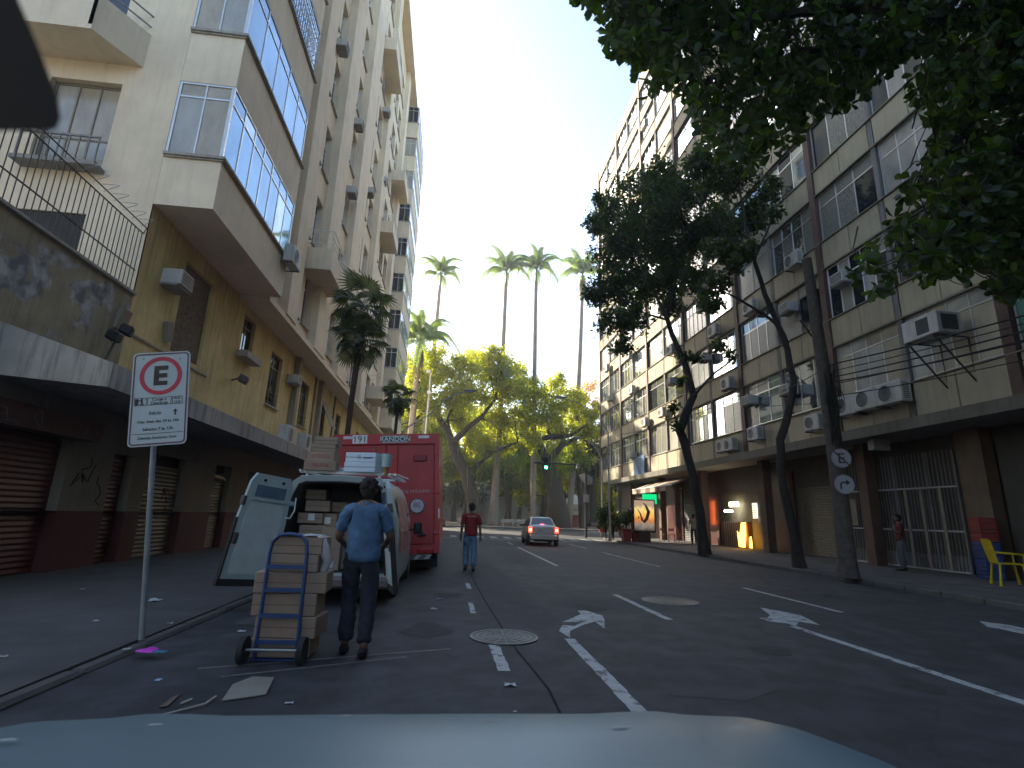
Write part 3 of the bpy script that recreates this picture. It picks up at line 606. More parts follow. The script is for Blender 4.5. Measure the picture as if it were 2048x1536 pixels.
b=MB(); b.box(-7.94,-6.9,18.6,YF,8.72,8.945); part('overhang_edge',b,cream,LB,True)
for i,(zi,a,c,z0,z1) in enumerate(oplist):
    big = a<50
    window(LB,c-a-.02,z1-z0-.02,(-7.5,(a+c)/2,z0+.01),R(90),2,.75 if z1-z0>1.6 else None,whitep,gmats=[gl_dark,gl_dark,gl_cur,gl_blue],panes=(z0<24 and a<40))
SC={}
for zi,a,c,z0,z1 in oplist:
    k_=round(c-a,2)
    if k_ not in SC: b=MB(); b.box(-.07,.07,-(c-a)/2-.08,(c-a)/2+.08,-.07,-.005); SC[k_]=b.mesh('window_sill',[ledge])
    link('window_sill',SC[k_],LB,(-7.21+8,(a+c)/2-30,z0))
# side and far ends, roof
b=MB(); b.box(-22,-7.25,YF,YF+.2,0,ZT); b.box(-22,-6.4,YN-.1,YF+.2,ZT,ZT+.35); b.box(-22,-8,YN,YF,ZT+.35,ZT+.9); part('roof',b,cream,LB,True)
# bays (enclosed) near end X=-6.5, Y 12.85..18.6
BX=-6.5
bayz=[(8.85,10.32)]+[(12.62+4.02*k,14.32+4.02*k) for k in range(8)]
for k,(z0,z1) in enumerate(bayz):
    if z1>ZT: z1=ZT
    b=MB(); b.box(-7.945,BX,YN,18.6,z0,z1); part('bay_spandrel',b,cream,LB,True)
    b=MB(); b.box(-7.94,BX+.05,YN-.05,18.68,z1-.09,z1-.045); b.box(-7.94,BX+.09,YN-.09,18.7,z1-.04,z1+.04); part('bay_ledge',b,ledge,LB,True)
    if k<8:
        zt=bayz[k+1][0]; hh=zt-z1-.05
        window(LB,5.72,hh,(BX-.04,15.72,z1+.045),R(90),7 if k==0 else 5,.78,alum,gmats=[gl_blue,gl_blue,gl_blue,gl_ref] ,panes=True,name='bay_window')
        window(LB,1.38,hh,(-7.24,YN+.04,z1+.045),0,2,.8,alum,gmats=[gl_cur,gl_warm],panes=True,name='bay_window')
        b=MB(); b.box(-7.945,-7.93,YN+.01,YN+.1,z1+.04,zt); part('corner_post',b,alum,LB,True)
# grille over third bay
b=MB()
for i in range(26): 
    y=13.1+i*.21; b.tube([(BX+.06,y,18.5),(BX+.06,y,20.2)],.012,4)
for j in range(4): b.tube([(BX+.06,13.1,18.6+j*.5),(BX+.06,18.4,18.6+j*.5)],.012,4)
for i in range(26):
    y=13.1+i*.21; b.tube([(BX+.05,y,18.4),(BX+.30,y,18.55),(BX+.34,y,18.9),(BX+.06,y,19.1)],.012,4)
part('window_grille',b,whitep,LB,True,kind='stuff')
# far bays X=-5.95
for k in range(9):
    z0=9.6+4.0*k; 
    if k==8: z0=41.8
    b=MB(); b.box(-7.2,-5.95,50.5,YF-.4,z0-.4,z0+1.5); part('bay_spandrel',b,cream,LB,True)
    b=MB(); b.box(-7.2,-5.9,50.45,YF-.35,z0+1.46,z0+1.54); part('bay_ledge',b,ledge,LB,True)
    window(LB,9.0,2.05,(-6.0,55.05,z0+1.55),R(90),6,.75,alum,gmats=[gl_cur,gl_ref],panes=False,name='bay_window'); window(LB,1.15,2.05,(-6.6,50.58,z0+1.55),0,2,.75,alum,gmats=[gl_cur,gl_dark],panes=False,name='bay_window')
# balconies
def balcony(y0,y1,z,x1=-6.0,h=1.05,plant=False):
    b=MB(); b.box(-7.25,x1,y0,y1,z,z+.12); b.box(x1-.1,x1,y0,y1,z+.12,z+h); b.box(-7.25,x1-.1,y0,y0+.1,z+.12,z+h); b.box(-7.25,x1-.1,y1-.1,y1,z+.12,z+h); part('balcony',b,cream,LB,True)
    b=MB()
    for zz in (z+h+.25,z+h+.55,z+h+.9): b.tube([(-7.2,y0+.05,zz),(x1-.05,y0+.05,zz),(x1-.05,y1-.05,zz),(-7.2,y1-.05,zz)],.02,5)
    for (x,y) in ((x1-.05,y0+.05),(x1-.05,y1-.05),(x1-.05,(y0+y1)/2)): b.tube([(x,y,z+h),(x,y,z+h+.9)],.02,5)
    part('balcony_rail',b,whitep,LB,True)
for y0,y1,z in ((22.7,26.0,12.0),(30.2,33.4,12.6),(43.0,46.5,10.4),(40,43.8,23.8),(33,37.4,35.0),(22.6,25.6,31.0),(44,48,31.5)): balcony(y0,y1,z)
# flower box rails on main facade
b=MB()
for zi,a,c,z0,z1 in oplist:
    if (int(a*7)+int(z0))%3==0 and a<40:
        for zz in (.1,.35,.6): b.tube([(-7.2,a-.05,z0+zz),(-7.0,a-.05,z0+zz),(-7.0,c+.05,z0+zz),(-7.2,c+.05,z0+zz)],.012,4)
part('window_rail',b,whitep,LB,True,kind='stuff')
# front-wall windows
window(LB,1.72,2.56,(-10.22,YN+.2,9.72),0,3,.35,beige,gmats=[gl_cur,gl_warm],label='tall shuttered casement')
window(LB,1.57,2.36,(-10.5,YN+.2,14.22),0,2,.75,whitep,gm=gl_dark); window(LB,1.72,2.46,(-10.22,YN+.2,17.92),0,3,.4,whitep,gm=gl_dark)
b=MB(); b.box(-11.15,-9.3,YN-.35,YN-.3,9.65,9.7); b.box(-11.15,-9.3,YN-.35,YN-.3,10.35,10.4)
for i in range(9): b.box(-11.15+i*.228,-11.12+i*.228,YN-.35,YN-.32,9.7,10.35)
b.box(-11.2,-9.25,YN-.4,YN,9.55,9.65); part('window_balustrade',b,mat('balustrade',(.25,.24,.22),.7,streak=.5),LB,True)
# louvred dark opening
lm=MB(); lm.add([(-1.2,0,0),(1.2,0,0),(1.2,.06,.05),(-1.2,.06,.05)],[(0,1,2,3)]); lme=lm.mesh('slat',[mat('dull_metal',(.16,.17,.18),.5,metal=.4)])
lv=part('louvre',wbox(-11.85,-9.42,YN+.2,YN+.22,7.3,8.4),mat('louvre_dark',(.03,.032,.035),.6),LB,True)
for i in range(15): link('slat',lme,lv,(-10.63+8,YN+.12-30,7.34+i*.07))
# balcony upper left
b=MB(); b.prism([(-12.6,YN-1.1,12.9),(-9.6,YN-1.1,12.9),(-8.95,YN,12.9),(-12.6,YN,12.9)],(0,0,.14)); b.prism([(-12.6,YN-1.1,13.04),(-9.6,YN-1.1,13.04),(-9.63,YN-1.0,13.04),(-12.6,YN-1.0,13.04)],(0,0,.95)); b.prism([(-9.6,YN-1.1,13.04),(-8.95,YN,13.04),(-9.05,YN,13.04),(-9.7,YN-1.1,13.04)],(0,0,.95)); part('balcony',b,cream,LB,True)
b=MB()
for zz in (14.25,14.6): b.tube([(-12.6,YN-1.05,zz),(-9.65,YN-1.05,zz),(-9.0,YN,zz)],.025,6)
for x in (-12,-11.2,-10.4,-9.65): b.tube([(x,YN-1.05,13.95),(x,YN-1.05,14.6)],.025,6)
part('balcony_rail',b,mat('rail_grey',(.3,.3,.29),.5),LB,True)
# spiked terrace fence
tf=thing('terrace_fence','thin dark barred fence with curled razor wire above the peeling wall','fence',(-7.98,10.5,6.42))
bb=MB(); bb.tube([(0,0,0),(0,0,1.55)],.011,5); bbm=bb.mesh('bar',[darksteel])
for i in range(31): link('bar',bbm,tf,(0,-2.25+i*.15,0))
for z in (.55,1.55): part('rail',MB().tube([(0,-2.3,z),(0,2.3,z)],.016,6),darksteel,tf)
part('rail',MB().tube([(.08,-2.3,1.68),(.08,2.25,1.68),(0,2.3,1.55)],.014,6),darksteel,tf)
cr=MB()
for i in range(7):
    y=-.1+i*.36; cr.tube([(.05+.3*math.sin(t)*.7,y+.22*(1-math.cos(t))*.5,1.62+.32*math.sin(t*.5)) for t in [j*math.pi/6 for j in range(9)]],.007,4)
part('razor_wire',cr,steel,tf)
# canopy
b=MB(); b.add([(-8,9.5,3.5),(-5.93,9.5,3.37),(-5.93,9.5,3.80),(-8,9.5,4.46),(-8,50,3.5),(-5.93,50,3.37),(-5.93,50,3.80),(-8,50,4.46)],[(0,1,2,3),(7,6,5,4),(0,4,5,1),(3,2,6,7),(1,5,6,2)])
part('canopy',b,[fascia],LB,True)
b=MB(); b.add([(-20,9.5,3.37),(-8.0,9.5,3.37),(-8.0,9.5,3.80),(-20,9.5,3.80),(-20,9.6,3.37),(-8.0,9.6,3.37),(-8.0,9.6,3.80),(-20,9.6,3.80)],[(0,1,2,3),(7,6,5,4),(0,4,5,1),(3,2,6,7)])
# shopfronts
roller(LB,-8.22,8.9,12.1,.05,2.7,redsh,1,24); part('shop_fascia',wbox(-8.0,-7.6,8.9,12.35,2.7,3.12),mat('red_fascia',(.08,.02,.017),.6,var=.3,scale=4,streak=.4),LB,True)
roller(LB,-8.22,13.6,14.45,.05,2.6,redsh,1,24); roller(LB,-8.22,15.1,17.25,.05,2.5,shm,1,22); roller(LB,-8.22,19.2,20.5,.05,2.35,shm,1,22); roller(LB,-8.22,22.2,24.2,.05,2.85,shd,1,22); roller(LB,-8.22,26,28.4,.05,2.85,shm,1,22)
roller(LB,-8.22,30.2,32.4,.05,2.85,redsh,1,20); roller(LB,-8.22,35,37.6,.05,2.85,shm,1,20); roller(LB,-8.22,40,43,.05,2.85,shm,1,20)
part('shop_fascia',wbox(-7.99,-7.9,15.0,17.6,2.75,3.05),mat('dark_fascia',(.03,.03,.03),.6),LB,True)
b=MB(); b.tube([(-8.1,19.3,2.45),(-8.08,19.8,2.42),(-8.1,20.3,2.36)],[.06,.1,.05],7); part('crumpled_foil',b,mat('foil',(.45,.36,.2),.3,metal=.6,var=.6,scale=14,bump=1,bscale=20),LB,True)
rg=random.Random(4)
def scribble(y0,y1,z0,z1,X,n,m_,nm='graffiti'):
    g=MB()
    for k in range(n):
        y=rg.uniform(y0,y1); z=rg.uniform(z0,z1); p=[]
        for j in range(9): p.append((X,y,z)); y+=rg.uniform(-.16,.2); z+=rg.uniform(-.22,.22); z=min(max(z,z0),z1); y=min(max(y,y0),y1)
        g.tube(p,.012,4)
    part(nm,g,m_,LB,True,kind='stuff')
gp=mat('faded_graffiti',(.14,.13,.14),.8,var=.5,scale=6); scribble(9.0,11.8,1.0,2.4,-8.17,5,gp); scribble(9.0,12.1,2.75,3.05,-7.6,7,gp); scribble(12.3,13.4,1.4,2.4,-7.995,3,mat('dark_scrawl',(.03,.03,.03),.8)); scribble(15.2,17.0,.6,1.9,-8.18,3,gp)
# first-floor windows, blinds
bl=part('wooden_blind',wbox(-8.12,-8.08,14.9,16.7,5.6,8.3),woodblind,LB,True); sl=MB(); sl.add([(0,-.89,0),(0,.89,0),(.025,.89,.03),(.025,-.89,.03),(.01,.89,.058),(.01,-.89,.058)],[(0,1,2,3),(3,2,4,5)]); slm=sl.mesh('slat',[woodblind])
for i in range(45): link('slat',slm,bl,(-8.075+8,15.8-30,5.61+i*.0595))
for (a,c,z0,z1) in ((19.35,20.5,7.0,8.4),(22.6,24.1,5.75,8.0),(27.4,28.9,5.65,7.9),(31.4,33.0,5.7,7.8),(36,37.5,5.7,7.8),(40,41.5,5.7,7.8),(44,45.5,5.7,7.8)):
    window(LB,c-a,z1-z0,(-8.12,(a+c)/2,z0),R(90),2,.75,darkframe,gm=gl_dark)
    g=MB()
    for zz in (z0+.08,z0+.3,z0+.52): g.tube([(-7.93,a,zz),(-7.93,c,zz)],.014,4)
    if a>21: part('window_guard',g,darksteel,LB,True)
for (a,c,z0) in ((22.55,24.15,5.7),(27.35,28.95,5.6),(31.35,33.05,5.65)): part('window_sill',wbox(-7.98,-7.84,a,c,z0-.05,z0),ledge,LB,True)
b=MB(); b.box(-7.95,-7.55,19.1,20.6,6.72,6.95); part('flower_box',b,ledge,LB,True)
b=MB(); b.prism([(-7.93,31.4,7.8),(-7.93,33.0,7.8),(-7.2,33.0,6.2),(-7.2,31.4,6.2)],(.02,0,.02)); part('tilted_blind',b,beige,LB,True)
for y in (26.5,29.9,35.0): part('downpipe',MB().tube([(-7.9,y,3.9),(-7.9,y,8.7)],.06,7),beige,LB,True)
for y0 in (25.3,30.1): part('wall_rib',wbox(-7.95,-7.7,y0+.6,y0+1.0,4.3,8.72),mat('rib',(.30,.27,.2),.85,streak=.4),LB,True)
ac('wall',(-7.9,14.1,7.12),R(90),'old window air conditioner on a stained tray, left of the wooden blind','air conditioners on the left-hand block',1.05)
ac('wall',(-7.9,25.3,7.2),R(90),'window air conditioner between two barred windows of the yellow floor','air conditioners on the left-hand block')
ac('cond',(-7.0,21.9,3.95),R(90),'white condenser standing on the canopy, the nearer of two','air conditioners on the left-hand block',1.2)
ac('cond',(-7.0,24.5,4.0),R(90),'white condenser standing on the canopy, the farther of two','air conditioners on the left-hand block',1.2)
ac('cond',(-6.55,18.35,10.0),R(90),'white condenser hung on the near end of the first glazed bay','air conditioners on the left-hand block',1.1)
for n_,(x,y) in zip(('highest of the column by the first pilaster','in the middle of the facade above the round balcony','below the middle facade window, left one','below the middle facade window, right one','far along the facade over a balcony','on the far glazed bay','on the third pilaster strip near the top'),((688,95),(707,385),(742,385),(768,362),(775,225),(800,560),(720,250))):
    p=onX(x,y,-6.9); ac('wall',(-7.2 if p.y>21.8 else -6.85,p.y,p.z-.2),R(90),'small air conditioner '+n_,'air conditioners on the left-hand block',1.1)
fl=thing('floodlight','black twin floodlight above the canopy corner on the peeling wall','floodlight',(-7.9,12.5,4.7)); part('lamp_head',MB().rbox((.25,-.05,.62),(.25,.28,.22),.03,(0,.3,.4)),black,fl); part('lamp_head',MB().rbox((.25,-.42,.35),(.25,.28,.22),.03,(0,.3,.1)),black,fl); part('arm',MB().tube([(0,-.3,-.5),(.2,-.3,.2),(.22,-.1,.6)],.025,6),darksteel,fl)
fl=thing('floodlight','single grey floodlight on the yellow wall below the small barred window','floodlight',(-7.95,19.1,5.85)); part('lamp_head',MB().rbox((.4,0,0),(.32,.42,.24),.03,(0,.4,.3)),darksteel,fl); part('arm',MB().tube([(0,0,-.05),(.3,0,.05)],.03,6),darksteel,fl)
# ================================================================ VEHICLES
def wheel(parent, x, y, r=.31, w=.2, z=None, name='wheel'):
    z=r if z is None else z; b=MB(); n=22; s=1 if x>0 else -1
    b.tube([(x-w/2,y,z),(x-w/2+.02,y,z),(x+w/2-.02,y,z),(x+w/2,y,z)],[r*.9,r,r,r*.9],n); o=part(name,b,rubber,parent)
    h=MB(); h.tube([(x+s*(w/2-.01),y,z),(x+s*(w/2+.012),y,z)],[r*.62,r*.55],18); 
    q=part('rim',h,mat('wheel_rim',(.28,.28,.28),.4,metal=.7),o); return o
def loft(stations, m, parent, name='body', cap0=True, cap1=True, smooth=True):
    """stations: list of (y,[ (x,z)... half profile bottom->top centre ])"""
    b=MB(); b.smooth=smooth; k=len(stations[0][1]); vs=[]
    for y,p in stations:
        row=[(x,y,z) for x,z in p]+[(-x,y,z) for x,z in reversed(p)]; vs+=row
    w_=2*k; fs=[(i*w_+j,i*w_+j+1,(i+1)*w_+j+1,(i+1)*w_+j) for i in range(len(stations)-1) for j in range(w_-1)]
    b.add(vs,fs)
    b.smooth=False
    if cap0: b.add(vs[:w_],[tuple(reversed(range(w_)))][:1])
    if cap1: b.add(vs[-w_:],[tuple(range(w_))])
    return part(name,b,m,parent)
def sedan(label, pos, rz, paintm, group=None, lit=False, detail=True):
    r=thing('parked_car' if not lit else 'car',label,'car',pos,rz,group)
    def prof(zb,zs,zr,wb,ws,wr): # bottom, shoulder, roof heights/half widths
        return [(wb*.92,zb),(wb,zb+.12),(wb*1.01,(zb+zs)/2),(wb*.99,zs-.06),(ws,zs),(wr,zr-.03),(wr*.8,zr),(0.001,zr+.01)]
    st=[(0.0,prof(.32,.86,.90,.74,.72,.60)),(.06,prof(.26,.92,.97,.80,.77,.66)),(.35,prof(.22,.95,1.0,.845,.80,.68)),(.62,prof(.2,.95,1.05,.85,.80,.66)),(1.15,prof(.2,.95,1.40,.85,.80,.58)),(1.6,prof(.2,.94,1.46,.85,.80,.58)),(2.4,prof(.2,.93,1.46,.85,.80,.58)),(2.9,prof(.2,.92,1.33,.85,.80,.56)),(3.4,prof(.2,.90,1.0,.85,.80,.62)),(3.9,prof(.22,.84,.90,.82,.78,.6)),(4.25,prof(.28,.68,.74,.74,.7,.55))]
    loft(st,paintm,r)
    gl=mat('car_glass',(.03,.035,.04),.08,spec=1.)
    b=MB(); b.add([(-.62,.60,.99),(.62,.60,.99),(.50,1.12,1.375),(-.50,1.12,1.375)],[(0,1,2,3)]); b.v=[(x,y-.03,z+.025) for x,y,z in b.v]; part('rear_window',b,gl,r)
    b=MB(); b.add([(-.64,3.38,1.02),(.64,3.38,1.02),(.50,2.85,1.36),(-.50,2.85,1.36)],[(3,2,1,0)]); b.v=[(x,y+.03,z+.02) for x,y,z in b.v]; part('windscreen',b,gl,r)
    for s in (-1,1):
        b=MB(); v=[(s*.800,.85,.985),(s*.800,2.95,.965),(s*.625,2.72,1.34),(s*.612,2.2,1.405),(s*.612,1.45,1.405),(s*.64,1.12,1.33)]
        b.add([(x+s*.012,y,z) for x,y,z in v],[(0,1,2,3,4,5) if s>0 else (5,4,3,2,1,0)]); part('side_window',b,gl,r)
        b=MB(); b.box(min(s*.60,s*.80),max(s*.60,s*.80),-.035,.06,.62,.92); b=MB(); b.rbox((s*.70,.02,.80),(.20,.12,.30),.03); part('tail_light',b,mat('tail_lamp_lit',(.5,.02,.02),.3,emit=((1,.05,.03),1.6)) if lit else redlens,r)
        if lit:
            b=MB(); b.rbox((s*.69,-.045,.79),(.10,.02,.08),.008); part('brake_lamp',b,mat('brake_lamp',(.9,.3,.1),.3,emit=((1,.45,.1),16)),r)
        b=MB(); b.rbox((s*.92,2.75,.98),(.16,.1,.12),.03); b.box(min(s*.8,s*.9),max(s*.8,s*.9),2.73,2.77,.94,.97); part('side_mirror',b,black if not lit else darkframe,r)
        b=MB(); b.box(-.002+s*.857,.002+s*.857,.95,2.95,.60,.612); b.box(s*.857-.002,s*.857+.002,1.92,1.93,.3,.92); part('door_line',b,black,r)
        for y in (.72,3.35):
            wheel(r,s*.76,y,.30,.19)
            b=MB(); b.ring((s*.856,y,.31),.30,.345,(s,0,0),20,.004); part('wheel_arch',b,black,r)
    if lit:
        b=MB(); b.rbox((0,.66,1.06),(.22,.04,.05),.01); part('high_brake_light',b,mat('high_brake',(.8,.05,.1),.3,emit=((1,.05,.12),6)),r)
    b=MB(); b.rbox((0,-.03,.42),(1.5,.16,.26),.05); part('rear_bumper',b,paintm,r); b=MB(); b.box(-.21,.21,-.02,-.005,.66,.78); part('number_plate',b,mat('plate_grey',(.35,.35,.34),.5),r)
    b=MB(); b.box(-.5,.5,.0,.03,.22,.29); part('bumper_slot',b,black,r)
    if lit: b=MB(); b.tube([(-.55,-.02,.24),(-.55,.3,.24)],.035,8); part('exhaust',b,steel,r)
    b=MB(); b.box(-.06,.06,-.012,.004,.80,.84); part('badge',b,steel,r)
    return r
sedan('silver grey sedan with brake lights on, driving away towards the green light',(4.95,28.2,0),R(-3),carsilver,lit=True)
sedan('dark car parked on the cross street beyond the red truck',(-1.2,61.5,0),R(4),mat('car_dark',(.03,.03,.032),.3,metal=.3))
sedan('pale silver car parked just in front of the red truck',(-1.35,23.5,0),R(0),mat('car_pale',(.42,.43,.44),.3,metal=.5))
sedan('white car far off to the right behind the red bin',(23.5,66.0,.14),R(70),mat('car_white',(.65,.67,.7),.35))

# ---- red box truck
TR=thing('box_truck','red box truck with number 191 on its rear doors, parked in front of the van','truck',(-1.52,13.9,0)); TR.rotation_euler=(0,R(-3.6),0)
tw=1.36
b=MB(); b.box(-tw,tw,.06,7,.55,3.42); part('cargo_box',b,truckred,TR)
b=MB(); b.box(-tw,-tw+.12,-.02,.06,.42,3.42); b.box(tw-.12,tw,-.02,.06,.42,3.42); b.box(-tw+.12,tw-.12,-.02,.06,3.16,3.42); b.box(-tw+.12,tw-.12,-.02,.06,.42,.62); part('rear_frame',b,truckred,TR)
for s in (-1,1):
    b=MB(); b.rbox((s*(tw-.12)/2,.045,1.89),(tw-.15,.05,2.5),.012); part('rear_door',b,mat('truck_red_door',(.38,.02,.026),.45,var=.15,scale=1.3,streak=.25,stain=(.16,.02,.02)),TR)
    b=MB(); b.tube([(s*.28,-.01,.65),(s*.28,-.01,3.1)],.018,6); part('lock_rod',b,truckred,TR)
    b=MB(); b.rbox((s*.86,0,2.78),(.34,.06,.16),.02); part('marker_box',b,mat('truck_red_dark',(.2,.015,.02),.5),TR)
    b=MB(); b.box(s*tw-.03,s*tw+.012,-.012,.1,2.55,2.8) ; b.box(s*tw-.03,s*tw+.012,-.03,-.012,1.25,1.5); part('reflector',b,mat('reflector',(.35,.32,.36),.3,metal=.4),TR)
    b=MB(); b.box(s*.95-.14,s*.95+.14,-.032,-.021,3.30,3.37); part('top_reflector',b,mat('reflector_white',(.55,.55,.58),.3),TR)
    b=MB(); b.rbox((s*1.02,-.03,.47),(.4,.06,.13),.02); part('tail_light',b,redlens,TR)
    for k,z in enumerate((.9,1.9,2.9)): b=MB(); b.rbox((s*(tw-.09),-.03,z),(.14,.03,.06),.01); part('hinge',b,truckred,TR)
b=MB(); b.box(-.86,-.49,-.03,-.021,3.18,3.4); part('number_sticker',b,whitep,TR); text('191',.24,(-.675,-.034,3.285),(R(90),0,0),darksteel,TR,sx=1.0)
b=MB(); b.box(-.13,.57,-.03,-.021,3.19,3.38); part('maker_plate',b,mat('plate_green',(.03,.10,.11),.5),TR); text('RANDON',.17,(.22,-.034,3.283),(R(90),0,0),whitep,TR,sx=1.05)
b=MB(); b.ring((.22,-.03,3.28),.0,.0,(0,-1,0),4)
b=MB(); b.box(-.115,.555,-.033,-.031,3.20,3.215); b.box(-.115,.555,-.033,-.031,3.355,3.37); part('plate_border',b,whitep,TR)
text('VELOCIDADE MÁXIMA',.125,(.46,-.005-.02,1.93),(R(90),0,0),mat('dull_lettering',(.45,.3,.3),.5),TR,sx=1.05)
b=MB(); b.disc((.80,-.022,1.58),.19,(0,-1,0),28); part('speed_roundel',b,mat('roundel_grey',(.45,.45,.47),.5),TR); b=MB(); b.ring((.80,-.022,1.58),.165,.19,(0,-1,0),28,.003); part('roundel_rim',b,mat('roundel_rim',(.06,.04,.05),.5),TR); text('80',.18,(.80,-.027,1.6),(R(90),0,0),mat('number_red',(.2,.08,.16),.5),TR)
b=MB(); b.rbox((.92,-.04,.86),(.2,.05,.05),.01); b.rbox((.92,-.04,.92),(.05,.06,.12),.01); part('door_handle',b,black,TR)
b=MB(); b.box(-1.15,1.15,-.1,-.02,.28,.40); part('underrun_bar',b,darkframe,TR)
for i in range(9):
    x=-1.1+i*.26; b=MB(); b.add([(x,-.103,.29),(x+.11,-.103,.29),(x+.2,-.103,.39),(x+.09,-.103,.39)],[(0,1,2,3)]); part('warning_stripe',b,mat('stripe_white',(.45,.42,.42),.6),TR)
b=MB(); b.box(-.5,.5,.3,7,.42,.55); b.box(-1.1,1.1,.02,.2,.36,.55); part('chassis',b,darkframe,TR)
for q in (.75,-1.3): b=MB(); b.box(q,q+.55,.35,.38,.05,.5); part('mud_flap',b,rubber,TR)
for y in (1.5,6.2):
    for s in (-1,1): wheel(TR,s*1.02,y,.46,.42,.44)
b=MB(); b.rbox((0,8.2,1.6),(2.3,2.2,2.2),.2); part('cab',b,truckred,TR)
b=MB()
for z in (1.2,1.9,2.6): b.box(tw-.0,tw+.012,.1,6.9,z,z+.03)
part('side_rib',b,truckred,TR)

# ---- white van with its rear doors open
VN=thing('delivery_van','white delivery van with open rear doors, loaded with cartons','van',(-1.83,9.2,0))
def vp(hw,zr): return [(hw*.97,.26),(hw,.45),(hw,1.05),(hw*.965,1.3),(hw*.83,1.75),(hw*.76,zr-.08),(hw*.66,zr),(.001,zr+.03)]
loft([(.0,vp(1.0,1.98)),(.05,vp(1.0,2.0)),(3.0,vp(1.0,2.0)),(3.4,vp(.99,1.97)),(3.9,[(.94,.38),(.97,.55),(.97,1.05),(.90,1.15),(.80,1.35),(.70,1.5),(.6,1.56),(.001,1.58)]),(4.4,[(.8,.38),(.88,.55),(.86,.85),(.8,.95),(.7,1.02),(.6,1.05),(.5,1.07),(.001,1.09)])],vanw,VN,'body',cap0=False,cap1=True)
inner=mat('van_interior',(.10,.11,.11),.6,var=.15)
ip=[(.86,.46),(.88,1.05),(.84,1.3),(.73,1.72),(.67,1.86),(.57,1.9),(.001,1.92)]
b=MB(); vs=[(x,.03,z) for x,z in ip]+[(-x,.03,z) for x,z in reversed(ip)]; vs2=[(x,2.6,z) for x,y,z in vs]; k=len(vs)
b.add(vs+vs2,[(i,i+k,i+k+1,i+1) for i in range(k-1)]+[(0,k-1,2*k-1,k)]+[tuple(range(k,2*k))]); part('load_bay_lining',b,inner,VN)
# rear frame: ring between outer and inner profile
op=vp(1.0,1.985)[1:]; 
b=MB(); O=[(x,-.004,z) for x,z in op]; I=[(x,.03,z) for x,z in ip]
O2=O+[(-x,y,z) for x,y,z in reversed(O)]; I2=I+[(-x,y,z) for x,y,z in reversed(I)]; n_=len(O2); b.add(O2+I2,[(i,n_+i,n_+i+1,i+1) for i in range(n_-1)]); part('rear_frame',b,vanw,VN)
b=MB(); b.tube([(x*.99,.0,z-.01) for x,y,z in I2],.016,5); part('door_seal',b,rubber,VN)
b=MB(); b.rbox((0,-.08,.34),(2.0,.2,.17),.04); part('rear_bumper',b,darkframe,VN); b=MB(); b.box(-.98,.98,-.008,.05,.42,.47); part('load_sill',b,vanw,VN)
for s in (-1,1): b=MB(); b.rbox((s*.935,-.02,.70),(.12,.06,.40),.03); part('tail_light',b,redlens,VN)
b=MB(); b.box(-.95,.95,.2,4.2,.2,.3); part('underbody',b,black,VN)
for y in (.95,3.65):
    for s in (-1,1): wheel(VN,s*.88,y,.32,.2)
def vdoor(s, ang):
    # local door: hinge at x=0, extends to x=.86 ; outside face y=0, inside y=.06
    d=part('rear_door',MB().add([],[]) if False else MB().prism([(0,0,.36),(.84,0,.36),(.84,0,1.25),(.79,0,1.80),(.72,0,1.93),(.13,0,1.93),(.06,0,1.8),(.0,0,1.2)],(0,.055,0)),vanw,VN)
    d.matrix_local=Matrix.Translation((s*1.0,-.03,0))@Matrix.Rotation(R(-s*8.5),4,'Y')@Matrix.Rotation(ang,4,'Z')@Matrix.Diagonal((-1 if s>0 else 1,1,1,1))
    sub=MB(); sub.prism([(.16,.056,.44),(.74,.056,.44),(.74,.056,1.20),(.70,.056,1.50),(.14,.056,1.50),(.10,.056,1.2)],(0,.012,0)); part('inner_panel',sub,mat('van_inner_panel',(.50,.57,.57),.6,var=.1,scale=5,streak=.2,stain=(.3,.3,.28)),d)
    sub=MB(); sub.box(.17,.68,.056,.075,1.59,1.76); part('door_glass',sub,mat('door_window',(.08,.14,.2),.2),d)
    sub=MB(); sub.box(.12,.72,.056,.085,1.53,1.565); part('glass_ledge',sub,vanw,d)
    sub=MB()
    for x in (.25,.58): sub.tube([(x,.05,1.84),(x,.075,1.84)],.022,8)
    part('grommet',sub,black,d)
    sub=MB(); sub.rbox((.79,.06,.95),(.07,.05,.16),.01); part('latch',sub,darksteel,d)
    sub=MB(); sub.rbox((.82,.03,1.5),(.06,.08,.14),.01); part('latch',sub,darksteel,d)
    sub=MB(); sub.box(-.01,.87,-.01,.065,.27,.37); sub.box(.835,.86,-.012,.065,.37,1.25); part('rubber_edge',sub,rubber,d)
    for z in (.75,1.55): sub=MB(); sub.rbox((.0,.02,z),(.12,.06,.07),.01); part('hinge',sub,vanw,d)
    return d
vdoor(-1,R(-128)); vdoor(1,R(103))
b=MB(); b.tube([(-.9,-.03,1.45),(-.8,-.10,1.3),(-.72,-.08,1.3),(-.68,-.02,1.42),(-.70,.05,1.62)],.012,6); part('cable_loop',b,whitep,VN)
